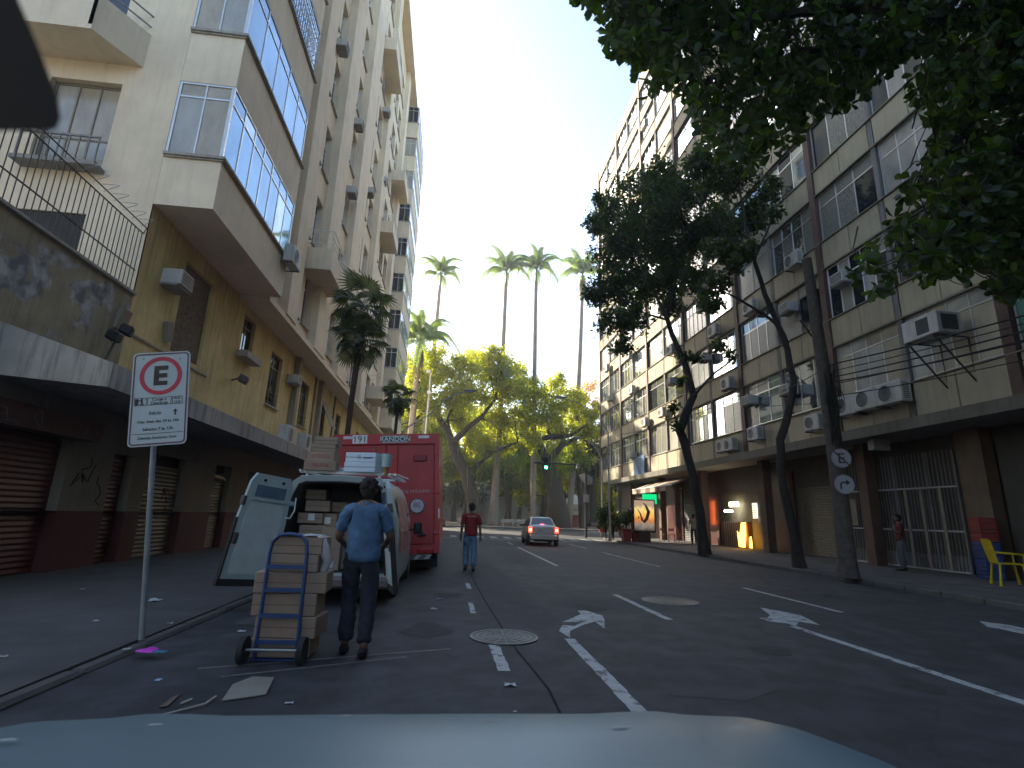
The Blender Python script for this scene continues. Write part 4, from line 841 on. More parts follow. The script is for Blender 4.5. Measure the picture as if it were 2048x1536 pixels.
# side lettering panel and windows
b=MB(); b.add([(1.004,.5,.75),(1.004,2.4,.75),(1.004,2.4,1.1),(.88,2.4,1.72),(.88,.5,1.72),(1.004,.5,1.1)],[(0,1,2,3,4,5)]); b.v=[(x+.004,y,z) for x,y,z in b.v]; part('side_decal',b,mat('decal_pink',(.42,.16,.17),.5,var=.6,scale=6),VN)
b=MB(); b.add([(1.0,2.6,1.08),(1.0,3.5,1.05),(.90,3.3,1.5),(.885,2.6,1.66)],[(0,1,2,3)]); b.v=[(x+.006,y,z) for x,y,z in b.v]; part('cab_side_window',b,gl_dark,VN)
b=MB(); b.rbox((1.14,3.35,1.12),(.18,.12,.26),.03); b.tube([(.97,3.4,1.08),(1.1,3.36,1.08)],.02,6); part('side_mirror',b,black,VN)
b=MB(); b.box(-.72,.72,.15,.2,2.05,2.09); b.box(-.72,.72,1.7,1.75,2.05,2.09); b.tube([(.68,-.0,2.08),(.7,2.6,2.1)],.02,6); b.tube([(-.68,-.0,2.08),(-.7,2.6,2.1)],.02,6)
for x in (-.6,.6): b.box(x-.02,x+.02,.15,.2,1.99,2.06)
part('roof_rack',b,whitep,VN)
for i in range(4):
    b=MB(); b.box(-.83,-.55,.06+.0*i,.08,.61,.62)
# ---- cartons
def carton(sz, pos, rz, label, group, m=card, mark=None, tape=True, tilt=0.):
    t=thing('carton',label,'carton',pos,rz,group); t.rotation_euler=(tilt,0,rz)
    b=MB(); b.rbox((0,0,sz[2]/2),sz,.008); part('box',b,m,t)
    if tape: b=MB(); b.box(-.02,.02,-sz[1]/2-.002,sz[1]/2+.002,sz[2]-.05,sz[2]+.002); b=MB(); b.box(-sz[0]/2-.001,sz[0]/2+.001,-sz[1]/2-.0015,-sz[1]/2,sz[2]/2-.004,sz[2]/2+.004); part('flap_seam',b,mat('seam',(.15,.1,.06),.9),t)
    if mark:
        txt,size,mm=mark; text(txt,size,(0,-sz[1]/2-.004,sz[2]/2),(R(90),0,0),mm,t,'printed_mark',.001)
    return t
mred=mat('print_red',(.30,.05,.04),.7); mblue=mat('print_blue',(.06,.10,.25),.6); mlab=mat('paper_label',(.42,.50,.60),.7)
zt=2.09; g1='brown cartons stacked on the van roof'
carton((.52,.4,.17),(-2.22,9.45,zt),R(2),'open-ended brown carton with red print, bottom of the stack on the van roof',g1,card2,('FRUTA',.09,mred),False)
carton((.46,.36,.15),(-2.23,9.5,zt+.17),R(-3),'brown carton with an oval red mark, second from the bottom on the van roof',g1,card,('(COCO)',.08,mred),False)
carton((.37,.34,.13),(-2.20,9.5,zt+.32),R(1),'plain brown carton, third from the bottom on the van roof',g1)
carton((.40,.34,.13),(-2.18,9.5,zt+.45),R(-1),'plain brown carton, top of the stack on the van roof',g1)
carton((.2,.25,.12),(-2.42,9.75,zt+.36),R(10),'small brown carton peeking out left of the roof stack',g1)
carton((.56,.42,.17),(-1.51,9.45,zt),R(-14),'pale blue carton under another on the van roof','white cartons on the van roof',cardw)
wc=carton((.55,.42,.16),(-1.50,9.45,zt+.17),R(-16),'pale blue carton with blue print, upper one on the van roof','white cartons on the van roof',cardw)
text('©  ▬▬',.08,(.08,-.215,.08),(R(90),0,0),mblue,wc,'printed_mark',.001)
carton((.3,.3,.1),(-1.85,9.9,zt),0,'small white carton between the two stacks on the van roof','white cartons on the van roof',cardw)
tb=thing('canister','white plastic tub on an orange strap upright at the roof corner of the van','tub',(-1.12,9.25,2.05)); b=MB(); b.tube([(0,0,.14),(0,0,.36)],[.08,.09],10); b.tube([(0,0,.31),(0,0,.33)],.1,10); part('tub',b,mat('tub_blue',(.35,.5,.5),.5),tb); part('strap',MB().tube([(0,0,.0),(0,0,.15)],.045,8),mat('strap_orange',(.35,.18,.05),.7),tb)
ld=thing('ladder','folded ladder lashed along the right edge of the van roof','ladder',(-1.05,9.2,2.05)); 
for x in (0,.16): part('rail',MB().tube([(x*.6,0,.0+.02),(x*.6+.02,2.6,.1)],.02,6),alum,ld)
for i in range(8): part('rung',MB().tube([(0,.2+i*.3,.03),(.1,.2+i*.3,.03)],.012,5),alum,ld)
g2='cartons stacked inside the van'
ins=[((.42,.4,.25),(-2.36,9.75,.62),0,'large brown carton on the van floor at left',None),((.34,.4,.55),(-1.95,9.65,.62),R(2),'tall brown carton with a white label on the van floor',None),((.36,.36,.22),(-2.05,9.8,1.17),R(-12),'brown carton with a paper label leaning beside the man',1),((.42,.36,.17),(-2.30,9.7,1.02+.0),R(8),'tilted plain carton just above the hand truck',None),((.42,.36,.17),(-2.32,9.72,1.22),R(-7),'carton with a small label, third row inside the van',1),((.40,.36,.18),(-2.26,9.75,1.42),R(5),'uppermost carton inside the van against the left lining',None),((.44,.4,.17),(-2.32,9.72,.86),0,'carton behind the wrapped top of the hand truck load',None),((.36,.4,.5),(-1.6,9.9,.62),R(-2),'tall carton hidden behind the man inside the van',None),((.3,.4,.5),(-1.95,10.3,1.05),R(0),'stacked carton deep in the shadow of the van',None)]
for sz,ps,rz,lb,lab in ins:
    if ps[2]<.7: sz=(sz[0],sz[1],sz[2]+.14); ps=(ps[0],ps[1],.48)
    c_=carton(sz,ps,rz,lb,g2,card)
    if lab or 'label' in lb: b=MB(); b.box(-.03,.08,-sz[1]/2-.006,-sz[1]/2-.003,.05,.16); part('paper_label',b,mlab if 'floor' in lb else whitep,c_)
for k,(x,z) in enumerate(((-2.36,1.62),(-1.98,1.42),(-1.70,1.2))): carton((.34,.34,.17),(x,9.95+.1*k,z),R(4-5*k),['carton highest up inside the van at the left lining','carton in the second column high inside the van','carton behind the man\'s left shoulder inside the van'][k],g2,card)
# ---- blue hand truck
HT=thing('hand_truck','blue steel hand truck standing upright on the road behind the van','hand truck',(-1.6,5.85,0),R(-2))
bluest=mat('blue_frame',(.02,.055,.15),.45,var=.2,scale=6)
b=MB(); b.tube([(-.20,0,.03),(-.19,-.02,.6),(-.185,-.02,1.0),(-.17,-.02,1.12),(-.11,-.02,1.185),(0,-.02,1.20),(.11,-.02,1.185),(.17,-.02,1.12),(.185,-.02,1.0),(.19,-.02,.6),(.20,0,.03)],.019,8); part('frame',b,bluest,HT)
for z in (.18,.42,.66,.88): part('crossbar',MB().box(-.19,.19,-.035,-.015,z-.02,z+.02),bluest,HT)
part('toe_plate',MB().box(-.24,.24,-.02,.34,.012,.022),bluest,HT)
for s in (-1,1): part('wheel',MB().tube([(s*.25,-.10,.125),(s*.30,-.10,.125)],[.125,.125],16),rubber,HT)
part('axle',MB().tube([(-.26,-.1,.125),(.26,-.1,.125)],.015,6),steel,HT)
g3='cartons loaded on the blue hand truck'
zz=.03
for i,(h,lb,wd) in enumerate([(.17,'flattened brown carton at the bottom of the hand truck load',.58),(.2,'carton with pale blue label, second from the bottom on the hand truck',.60),(.21,'brown carton with blue paper label, third from the bottom on the hand truck',.62),(.2,'wide brown carton just above the yellow tape on the hand truck',.70),(.17,'brown carton second from the top on the hand truck',.48),(.17,'top carton of the hand truck load, wrapped in clear film',.50)]):
    c_=carton((wd,.40,h),(-1.57+rnd.uniform(-.02,.04),6.07,zz),R(rnd.uniform(-5,3)),lb,g3,card2 if i<4 else card); zz+=h+.004
    if i in (1,2): b=MB(); b.box(-.16,.0,-.197,-.193,.04,.15); part('paper_label',b,mat('label_blue',(.12,.22,.5),.6),c_)
    if i==3: b=MB(); b.box(-.28,.28,-.197,-.192,.02,.05); part('tape_band',b,mat('clear_tape',(.25,.26,.2),.3),c_); b=MB(); b.box(-.06,.05,-.2,-.196,.015,.055); part('yellow_tape',b,mat('yellow_tape',(.5,.45,.02),.5),c_)
    if i==5: top=c_
b=MB(); n=14
for i in range(n):
    for j in range(8): pass
gv=[];gf_=[]
for j in range(9):
    for i in range(15):
        x=-.25+.5*i/14; y=-.21+.42*j/8; z=.17+.014+rnd.uniform(-.006,.01)
        ex=max(abs(x)-.2,0); z-=ex*1.6; gv.append((x,y,z))
for j in range(8):
    for i in range(14): a=j*15+i; gf_.append((a,a+1,a+16,a+15))
b.add(gv,gf_); b.tube([(.25,-.15,.15),(.27,-.12,.02),(.30,-.1,-.06),(.26,-.05,-.15),(.24,-.02,-.3)],[.03,.06,.05,.045,.02],7); part('film_wrap',b,plasticwrap,top)

# ================================================================ PEOPLE
def skinmesh(V, E, rad, root=0, lv=2):
    me=bpy.data.meshes.new('s'); me.from_pydata([tuple(v) for v in V],E,[]); o=bpy.data.objects.new('s',me); COL.objects.link(o)
    bm=bmesh.new(); bm.from_mesh(me); sl=bm.verts.layers.skin.verify()
    for i,v in enumerate(bm.verts):
        r=rad[i]; v[sl].radius=(r if isinstance(r,tuple) else (r,r)); v[sl].use_root=(i==root)
    bm.to_mesh(me); bm.free(); m1=o.modifiers.new('k','SKIN'); m1.use_smooth_shade=True; m2=o.modifiers.new('s','SUBSURF'); m2.levels=lv; m2.render_levels=lv
    dg=bpy.context.evaluated_depsgraph_get(); r=bpy.data.meshes.new_from_object(o.evaluated_get(dg)); bpy.data.objects.remove(o); bpy.data.meshes.remove(me); return r
from mathutils import noise as mno
def me2mb(me, mb=None, fold=0.):
    if fold:
        for v in me.vertices:
            q=v.co; f=mno.noise(Vector((q.x*9+5,q.y*9,q.z*14+q.x*12)))+.6*mno.noise(Vector((q.x*22,q.y*22+3,q.z*30-q.x*18))); v.co=q+v.normal*f*fold
    b=mb or MB(); b.smooth=True; b.add([v.co[:] for v in me.vertices],[tuple(p.vertices) for p in me.polygons]); return b
def person(label, pos, rz, shirt, trousers, sc=1., stride=.12, bald=0, pose='walk', hair=hairm, shoes=black, fine=True, back=None):
    r=thing('person',label,'person',pos,rz); s_=stride
    L={'pel':(0,0,.96),'sp':(0,-.01,1.12),'ch':(0,-.02,1.30),'nb':(0,-.02,1.46),'nk':(0,.0,1.53),
       'hl':(-.095,0,.90),'kl':(-.10,s_*.9+.03,.50),'al':(-.10,s_*.8,.09),'tl':(-.115,s_*.8+.17,.035),
       'hr':(.095,0,.90),'kr':(.10,-s_*.3+.02,.50),'ar':(.10,-s_*1.3,.11),'tr':(.115,-s_*1.3+.16,.035),
       'sl':(-.19,-.02,1.41),'sr':(.19,-.02,1.41)}
    if pose=='lift': L.update(el=(-.27,.02,1.14),wl=(-.22,.24,1.06),er=(.27,.02,1.14),wr=(.20,.25,1.05))
    elif pose=='phone': L.update(el=(-.24,.03,1.15),wl=(-.10,.20,1.30),er=(.24,0,1.14),wr=(.24,.05,.90))
    else: L.update(el=(-.245,-.04,1.13),wl=(-.26,.03,.88),er=(.245,.0,1.13),wr=(.265,.05,.88))
    rd=dict(pel=(.155,.115),sp=(.145,.105),ch=(.165,.115),nb=(.085,.07),nk=.055,hl=.092,kl=.062,al=.042,tl=.035,hr=.092,kr=.062,ar=.042,tr=.035,sl=.062,sr=.062,el=.043,wl=.03,er=.043,wr=.03)
    ks=list(L); ix={k:i for i,k in enumerate(ks)}
    Es=[('pel','sp'),('sp','ch'),('ch','nb'),('nb','nk'),('pel','hl'),('hl','kl'),('kl','al'),('al','tl'),('pel','hr'),('hr','kr'),('kr','ar'),('ar','tr'),('nb','sl'),('sl','el'),('el','wl'),('nb','sr'),('sr','er'),('er','wr')]
    b=me2mb(skinmesh([L[k] for k in ks],[(ix[a],ix[c]) for a,c in Es],[rd[k] for k in ks],0,2)); b.smooth=True
    b.ell((0,.015,1.645),(.077,.095,.115),14,10); b.ell((0,.108,1.63),(.013,.02,.022),6,5); b.ell((0,.09,1.595),(.026,.012,.008),6,4)
    for q in (-1,1): b.ell((q*.08,.0,1.63),(.012,.022,.032),6,5); b.ell((q*.03,.098,1.655),(.012,.008,.007),6,4)
    # hands: palm and five fingers
    for q,wk,ek in ((-1,'wl','el'),(1,'wr','er')):
        w0=Vector(L[wk]); d=(w0-Vector(L[ek])).normalized(); sd=d.cross(Vector((0,0,1))); sd=sd.normalized() if sd.length>.1 else Vector((0,1,0)); 
        if abs(d.z)>.8: sd=Vector((0,1,0))
        nrm=d.cross(sd).normalized(); c=w0+d*.05
        b.tube([w0-d*.01,w0+d*.03,w0+d*.09],[.026,.034,.033],8)
        for k in range(4):
            o=sd*(-.028+.019*k); ln=(.062,.075,.07,.055)[k]; p=w0+d*.085+o; cu=nrm*q*-.018
            b.tube([p,p+d*ln*.5+cu*.4,p+d*ln*.9+cu*1.4],[.0095,.009,.007],6)
        p=w0+d*.03+sd*.028; b.tube([p,p+sd*.022+d*.03,p+sd*.026+d*.06],[.012,.011,.008],6)
    part('body',b,skin,r)
    # shirt
    wr_=lambda a,c,t: tuple(Vector(L[a]).lerp(Vector(L[c]),t))
    V=[(0,0,.86),(0,-.0,.98),(0,-.015,1.14),(0,-.02,1.30),(0,-.02,1.435),L['sl'],wr_('sl','el',.85),L['sr'],wr_('sr','er',.85)]
    part('shirt',me2mb(skinmesh(V,[(0,1),(1,2),(2,3),(3,4),(4,5),(5,6),(4,7),(7,8)],[(.205,.165),(.2,.16),(.185,.14),(.19,.13),(.11,.09),.08,.07,.08,.07],0,3),None,.016),shirt,r)
    b=MB(); b.ring((0,-.018,1.47),.052,.075,(0,.15,1),18,.028); part('collar',b,shirt,r)
    V=[(0,0,1.06),(0,0,.95),L['hl'],L['kl'],(L['al'][0],L['al'][1],.10),L['hr'],L['kr'],(L['ar'][0],L['ar'][1],.12)]
    part('trousers',me2mb(skinmesh(V,[(0,1),(1,2),(2,3),(3,4),(1,5),(5,6),(6,7)],[(.178,.135),(.185,.145),.112,.09,.082,.112,.09,.082],0,3),None,.014),trousers,r)
    for a,t in (('al','tl'),('ar','tr')):
        A=Vector(L[a]); b=MB(); b.smooth=True; b.tube([(A.x,A.y-.06,.05),(A.x,A.y-.04,.055),(A.x,A.y+.06,.05),(A.x*1.08,A.y+.15,.038),(A.x*1.1,A.y+.21,.03)],[.03,.05,.05,.045,.02],10); b.v=[(x,y,max(z,.004)) for x,y,z in b.v]; part('shoe',b,shoes,r)
    b=MB(); b.ell((0,-.012,1.68),(.09,.10,.10),14,10); b.ell((0,-.045,1.63),(.082,.07,.095),12,8)
    for i in range(40):
        a=rnd.uniform(0,6.28); h=rnd.uniform(-.5,1.); b.ell((.085*math.cos(a)*math.sqrt(1-h*h*.8),-.03+.09*math.sin(a)*math.sqrt(1-h*h*.8) if math.sin(a)<.3 else -.03,1.67+.085*h),(.022,.022,.02),5,4)
    part('hair',b,hair,r)
    r.scale=(sc,)*3
    return r
bl_s=mat('blue_shirt_cloth',(.065,.135,.23),.9,var=.25,scale=5,bump=1.,bscale=7); dk=mat('dark_trousers',(.018,.022,.035),.9,var=.3,bump=.5,bscale=12)
m1=person('man in a blue polo shirt and dark trousers, seen from behind, loading the van',(-.90,6.1,0),R(4),bl_s,dk,1.03,.10,pose='lift')
rs=mat('red_tshirt',(.20,.018,.02),.85,var=.12,bump=.4,bscale=10); jeans=mat('faded_jeans',(.11,.20,.30),.9,var=.45,scale=5,bump=.4,bscale=18)
m2=person('man in a red T-shirt and faded blue jeans walking away along the red truck',(.61,14.8,0),R(0),rs,jeans,1.0,.12); text('▪▪▪▪  ▪▪▪▪',.05,(0,-.155,1.41),(R(96),0,0),whitep,m2,'printed_mark',.001)
m3=person('person in a dark red top and grey trousers standing by the white gate fence',(14.2,15.8,.2),R(60),mat('dark_red_top',(.12,.02,.02),.85),mat('grey_trousers',(.10,.10,.11),.9),.97,.04,pose='phone')
m4=person('person in a grey top and black trousers standing beyond the first leaning tree',(14.3,30.6,.2),R(-20),mat('grey_top',(.16,.15,.14),.85),dk,.97,.08)

# ================================================================ SIGNS, POLES, LAMPS
PS=thing('parking_sign','white sign with letter E in a red ring on a leaning grey post','sign',(-3.16,6.48,.05)); PS.rotation_euler=(0,R(-7.3),0)
b=MB(); b.tube([(0,0,0),(0,0,3.1)],.03,10); part('post',b,mat('post_grey',(.20,.23,.25),.5,metal=.3,var=.2,scale=3,streak=.3),PS)
def rrect(w,h,r,z0,y,n=5):
    o=[]
    for cx,cz,a0 in ((w/2-r,h/2-r,0),(-w/2+r,h/2-r,90),(-w/2+r,-h/2+r,180),(w/2-r,-h/2+r,270)):
        for i in range(n): a=R(a0+90*i/(n-1)); o.append((cx+r*math.cos(a),y,z0+cz+r*math.sin(a)))
    return o
zc=2.62; sgx=.05
b=MB(); b.prism(rrect(.63,1.12,.05,zc,-.034),(0,.003,0)); b.v=[(x+sgx,y,z) for x,y,z in b.v]; pl=part('plate',b,mat('sign_white',(.42,.51,.54),.5,var=.06,scale=2),PS)
def fl_frame(w,h,t,z0,y,r):
    b=MB(); A=rrect(w,h,r,z0,y,6); B=rrect(w-2*t,h-2*t,max(r-t,.005),z0,y,6); n=len(A); b.add([(x+sgx,yy,z) for x,yy,z in A+B],[(i,(i+1)%n,n+(i+1)%n,n+i) for i in range(n)]); return b
part('border',fl_frame(.60,1.09,.016,zc,-.0365,.045),mat('border_dark',(.10,.035,.06),.5),pl)
b=MB(); b.ring((sgx,-.036,zc+.27),.185,.232,(0,-1,0),40,.002); part('red_ring',b,mat('ring_red',(.45,.03,.06),.5),pl)
bk=mat('sign_black',(.012,.014,.018),.5)
b=MB(); x0=-.075+sgx; z0=zc+.155; b.box(x0,x0+.055,-.039,-.036,z0,z0+.235); 
for z in (0,.0925,.185): b.box(x0+.055,x0+(.15 if z!=.0925 else .145),-.039,-.036,z0+z,z0+z+.05)
part('letter_E',b,bk,pl)
def st(s,size,x,z,sx=1.): text(s,size,(x+sgx,-.037,z),(R(90),0,0),bk,pl,'lettering',.001,sx=sx)
for (w_,h_,x_) in ((.13,.09,-.205),(.26,.09,-.0),(.11,.09,.195)):
    b=MB(); t=.004
    for q in ((x_-w_/2,x_+w_/2,-.045,-.041),(x_-w_/2,x_+w_/2,.041,.045)): b.box(q[0]+sgx,q[1]+sgx,-.038,-.036,zc-.035+q[2],zc-.035+q[3])
    for q in (x_-w_/2,x_+w_/2-t): b.box(q+sgx,q+t+sgx,-.038,-.036,zc-.035-.041,zc-.035+.041)
    part('box_outline',b,bk,pl)
st('Carga e',.05,0,zc-.015); st('Descarga',.05,0,zc-.058); st('VUC',.04,.195,zc-.015); st('12,8',.04,.195,zc-.058)
b=MB(); b.box(-.262+sgx,-.225+sgx,-.038,-.036,zc-.072,zc-.002); b.disc((-.19+sgx,-.038,zc-.003),.011,(0,-1,0),10); b.tube([(-.195+sgx,-.037,zc-.012),(-.188+sgx,-.037,zc-.045)],.009,5); b.tube([(-.188+sgx,-.037,zc-.045),(-.205+sgx,-.037,zc-.075)],.006,4); b.tube([(-.188+sgx,-.037,zc-.045),(-.17+sgx,-.037,zc-.075)],.006,4); b.tube([(-.195+sgx,-.037,zc-.02),(-.222+sgx,-.037,zc-.02)],.005,4); part('porter_pictogram',b,bk,pl)
st('Início',.06,-.04,zc-.175); b=MB(); b.prism([(.15+sgx,-.039,zc-.175),(.18+sgx,-.039,zc-.14),(.21+sgx,-.039,zc-.175),(.188+sgx,-.039,zc-.168),(.188+sgx,-.039,zc-.21),(.172+sgx,-.039,zc-.21),(.172+sgx,-.039,zc-.168)],(0,.002,0)); part('arrow',b,bk,pl)
st('Dias úteis das 10 às 16h',.05,0,zc-.275,.92); st('Sábados 7 às 12h',.05,0,zc-.365,.95); st('Demais horários livre',.05,0,zc-.465,.95)
b=MB(); b.box(-.27+sgx,.27+sgx,-.038,-.036,zc-.418,zc-.413); part('rule',b,bk,pl)
b=MB(); b.box(.22,.5,-.0362,-.0361,0,.01)
part('bolt',MB().tube([(-.2+sgx,-.04,zc+.49),(-.2+sgx,-.034,zc+.49)],.012,6),steel,pl); part('bolt',MB().tube([(.2+sgx,-.04,zc+.47),(.2+sgx,-.034,zc+.47)],.012,6),steel,pl)

UP=thing('utility_pole','thick dark wooden utility pole on the right kerb with two round traffic signs','pole',(10.95,14.1,.12))
b=MB(); b.tube([(0,0,0),(.03,0,.4),(.05,0,3),(-.02,0,6),(-.16,0,9.55)],[.30,.235,.21,.18,.14],14); part('shaft',b,polewood,UP)
b=MB(); b.tube([(-.02,-.2,4.6),(-.02,-.25,4.8)],.3,10); b=MB()
for k in range(5):
    b.tube([(.30*math.cos(t)*(1-.1*k)+.04,-.25+.05*k,5.0+.34*math.sin(t)) for t in [j*math.pi/8 for j in range(17)]],.012,5)
part('coiled_cable',b,black,UP)
b=MB()
for k in range(14): b.tube([(rnd.uniform(-.2,.2),-.2+rnd.uniform(-.06,.02),4.9+rnd.uniform(0,1.2)),(rnd.uniform(-.2,.2),-.24,4.6+rnd.uniform(-.4,.6)),(rnd.uniform(-.2,.2),-.2,3.4+rnd.uniform(0,.8))],.022,5)
part('vine_and_cable_wrap',b,mat('vine',(.02,.022,.012),.9),UP,kind='stuff')
wsg=mat('faded_sign_face',(.30,.31,.33),.6,var=.1)
for z,nm in ((3.23,'no_parking'),(2.50,'turn_right')):
    t=thing('round_sign','round sign with a crossed-out E, upper one on the wooden pole' if nm=='no_parking' else 'round sign with an arrow bending right, lower one on the wooden pole','sign',(10.93,13.80,z+.12),group='round signs on the wooden pole'); t.rotation_euler=(0,0,R(-12))
    b=MB(); b.tube([(0,0,0),(0,-.008,0)],.27,28,smooth=False); part('plate',b,wsg,t); b=MB(); b.ring((0,-.008,0),.245,.27,(0,-1,0),32,.002); part('rim',b,mat('rim_faded',(.25,.22,.24),.6),t)
    if nm=='no_parking':
        b=MB(); b.box(-.08,-.03,-.012,-.009,-.14,.14); 
        for q in (-.14,-.02,.10): b.box(-.03,.09,-.012,-.009,q,q+.04)
        part('letter_E',b,bk,t); b=MB(); b.prism([(-.2,-.015,.17),(-.17,-.015,.2),(.2,-.015,-.17),(.17,-.015,-.2)],(0,.002,0)); part('slash',b,mat('slash',(.05,.03,.04),.6),t)
    else:
        b=MB(); b.prism([(-.12,-.012,-.14),(-.075,-.012,-.14),(-.075,-.012,.0),(-.045,-.012,.03),(.05,-.012,.03),(.05,-.012,-.03),(.16,-.012,.055),(.05,-.012,.14),(.05,-.012,.075),(-.06,-.012,.075),(-.12,-.012,.015)][::-1],(0,.002,0)); part('arrow',b,bk,t)
# overhead cables
def cable(a,c,sag,label,rad=.016):
    a=Vector(a);c=Vector(c); pts=[a.lerp(c,i/14)-Vector((0,0,sag*4*(i/14)*(1-i/14))) for i in range(15)]
    single('overhead_cable',MB().tube(pts,rad,5),black,label,'cable',None,'cables strung along the right-hand block')
for i,(dz,off) in enumerate(((0,0),(.22,.1),(.42,.2),(.62,.05),(-.35,.15),(.1,.3))):
    cable((11.0+off*.3,14.1,5.55+dz),(13.6,-1.0+i,5.8+dz*.9),.25,['lowest but one','thick middle','upper middle','top','lowest','thin middle'][i]+' cable running from the wooden pole towards the right edge',.02 if i%2 else .013)
cable((11,14.1,6.1),(13.8,23.6,7.0),.15,'short cable from the wooden pole to the facade behind the second tree')
cable((11.0,14.1,6.6),(11.0,33.9,7.0),.5,'cable from the wooden pole to the street lamp farther along')

def street_lamp(base, top, pts, lamp, label, rad=.07):
    t=thing('street_lamp',label,'street lamp',base); q=Vector(base)
    part('pole',MB().tube([q,(q.x,q.y,q.z+.9),(q.x,q.y,q.z+1.0),top],[rad*1.35,rad*1.35,rad,rad*.8],10),steel,t,True)
    part('arm',MB().tube([top]+pts,[rad*.7]+[rad*.5]*len(pts),8),steel,t,True)
    l=Vector(lamp); b=MB(); b.smooth=True; b.ell((l.x,l.y,l.z+.03),(.42,.14,.075),12,8); part('lamp_head',b,mat('lamp_head_grey',(.22,.23,.24),.5),t,True)
    b=MB(); b.ell((l.x-.05,l.y,l.z-.02),(.3,.11,.07),10,6); part('lens',b,mat('lamp_lens',(.4,.42,.42),.2),t,True); return t
street_lamp((10.25,33.9,.12),(10.2,33.9,7.1),[(9.75,33.9,7.9),(8.9,33.9,8.6),(8.0,33.9,9.05),(7.1,33.9,9.25)],(6.95,33.9,9.27),'tall street lamp on the right kerb by the planters, arm reaching over the road')
p=onY(1155,875,43); p2=onY(1198,905,43)
street_lamp((p2.x+.25,43,.12),(p2.x+.25,43,p2.z-.6),[(p2.x-.05,43,p2.z),tuple(onY(1180,880,43))],tuple(p),'second street lamp farther off, its lamp showing left of the block corner')
street_lamp((-3.3,30,.05),(-3.3,30,5.2),[(-2.7,30,6.1),(-1.43,30,6.95),(-.64,30,7.83),(.1,30,8.3),(.6,30,8.42)],(.8,30,8.45),'street lamp on the left pavement behind the truck, arm over the road')
p=onY(862,742,67)
t=thing('camera_post','tall thin white post with a small camera on top, in front of the park trees','post',(p.x,67,.14)); part('post',MB().tube([(p.x-.25,67,.14),(p.x,67,p.z)],[.16,.09],8),mat('post_white',(.5,.5,.48),.5),t,True); part('camera',MB().rbox((p.x-.3,67,p.z-.1),(.5,.4,.35),.05),whitep,t,True); part('camera',MB().rbox((p.x-.05,66.9,p.z-2.9),(.5,.4,.4),.05),whitep,t,True)
# traffic light
tl=thing('traffic_light','traffic light showing green on a long arm over the road','traffic light',(9.95,38.8,.12)); part('pole',MB().tube([(9.95,38.8,.1),(9.95,38.8,4.6),(9.8,38.8,5.15),(9.4,38.8,5.35),(6.0,38.8,5.35)],[.09,.08,.07,.06,.045],10),darksteel,tl,True)
def head(x,lit,y=38.6):
    b=MB(); b.rbox((x,y,5.3),(.30,.24,.95),.04); hd=part('signal_head',b,black,tl,True)
    for k,(z,c) in enumerate(((5.6,'red'),(5.3,'amber'),(5.0,'green'))):
        m_=mat('lens_green_lit',(.05,.8,.4),.3,emit=((.05,1.,.45),30)) if (lit and c=='green') else mat('lens_'+c,dict(red=(.08,.01,.01),amber=(.08,.05,.01),green=(.01,.06,.03))[c],.3)
        d=MB(); d.tube([(x,y-.12,z),(x,y-.135,z)],.095,16); part('lens',d,m_,hd,True)
        v=MB(); v.tube([(x,y-.12,z+.02),(x,y-.28,z+.02)],.115,14,caps=False); part('visor',v,black,hd,True)
head(6.85,True)
b=MB(); b.rbox((6.25,38.8,5.45),(.5,.15,.12),.03); b.rbox((9.3,38.7,5.2),(.2,.2,.35),.03); part('sensor',b,steel,tl,True)
part('pole_plate',MB().rbox((9.95,38.72,2.9),(.4,.03,.55),.01),mat('pale_plate',(.4,.4,.4),.6),tl,True)
# advertising panel
AD=thing('advertising_panel','free-standing poster panel with a dark leg shape on orange and yellow, on the right pavement','advertising panel',(12.3,33.3,.15)); AD.rotation_euler=(0,0,R(-6))
b=MB(); b.rbox((0,0,.35),(.75,.2,.7),.02); part('base',b,black,AD); b=MB(); b.rbox((0,0,1.6),(1.42,.18,2.05),.03); part('frame',b,black,AD)
pm_=bpy.data.materials.new('poster'); pm_.use_nodes=True; n=pm_.node_tree.nodes; L_=pm_.node_tree.links; tc=n.new('ShaderNodeTexCoord'); sp=n.new('ShaderNodeSeparateXYZ'); L_.new(tc.outputs['Generated'],sp.inputs[0]); rp=n.new('ShaderNodeValToRGB')
nz=n.new('ShaderNodeTexNoise'); nz.inputs['Scale'].default_value=4; L_.new(tc.outputs['Generated'],nz.inputs[0]); ad=n.new('ShaderNodeMath'); ad.operation='MULTIPLY_ADD'; L_.new(nz.outputs['Fac'],ad.inputs[0]); ad.inputs[1].default_value=.35; L_.new(sp.outputs['Z'],ad.inputs[2]); L_.new(ad.outputs[0],rp.inputs[0])
e=rp.color_ramp.elements; e[0].position=.15; e[0].color=(.03,.028,.025,1); e[1].position=.38; e[1].color=(.22,.19,.15,1)
for pos_,c_ in ((.50,(.50,.16,.04)),(.68,(.75,.40,.08)),(.9,(.72,.55,.20)),(1.12,(.35,.25,.17))): q=e.new(min(pos_,1)); q.color=(*c_,1)
bs_=n['Principled BSDF']; L_.new(rp.outputs[0],bs_.inputs['Base Color']); bs_.inputs['Roughness'].default_value=.25; L_.new(rp.outputs[0],bs_.inputs['Emission Color']); bs_.inputs['Emission Strength'].default_value=.35
b=MB(); b.box(-.63,.63,-.105,-.1,.7,2.55); part('poster',b,pm_,AD)
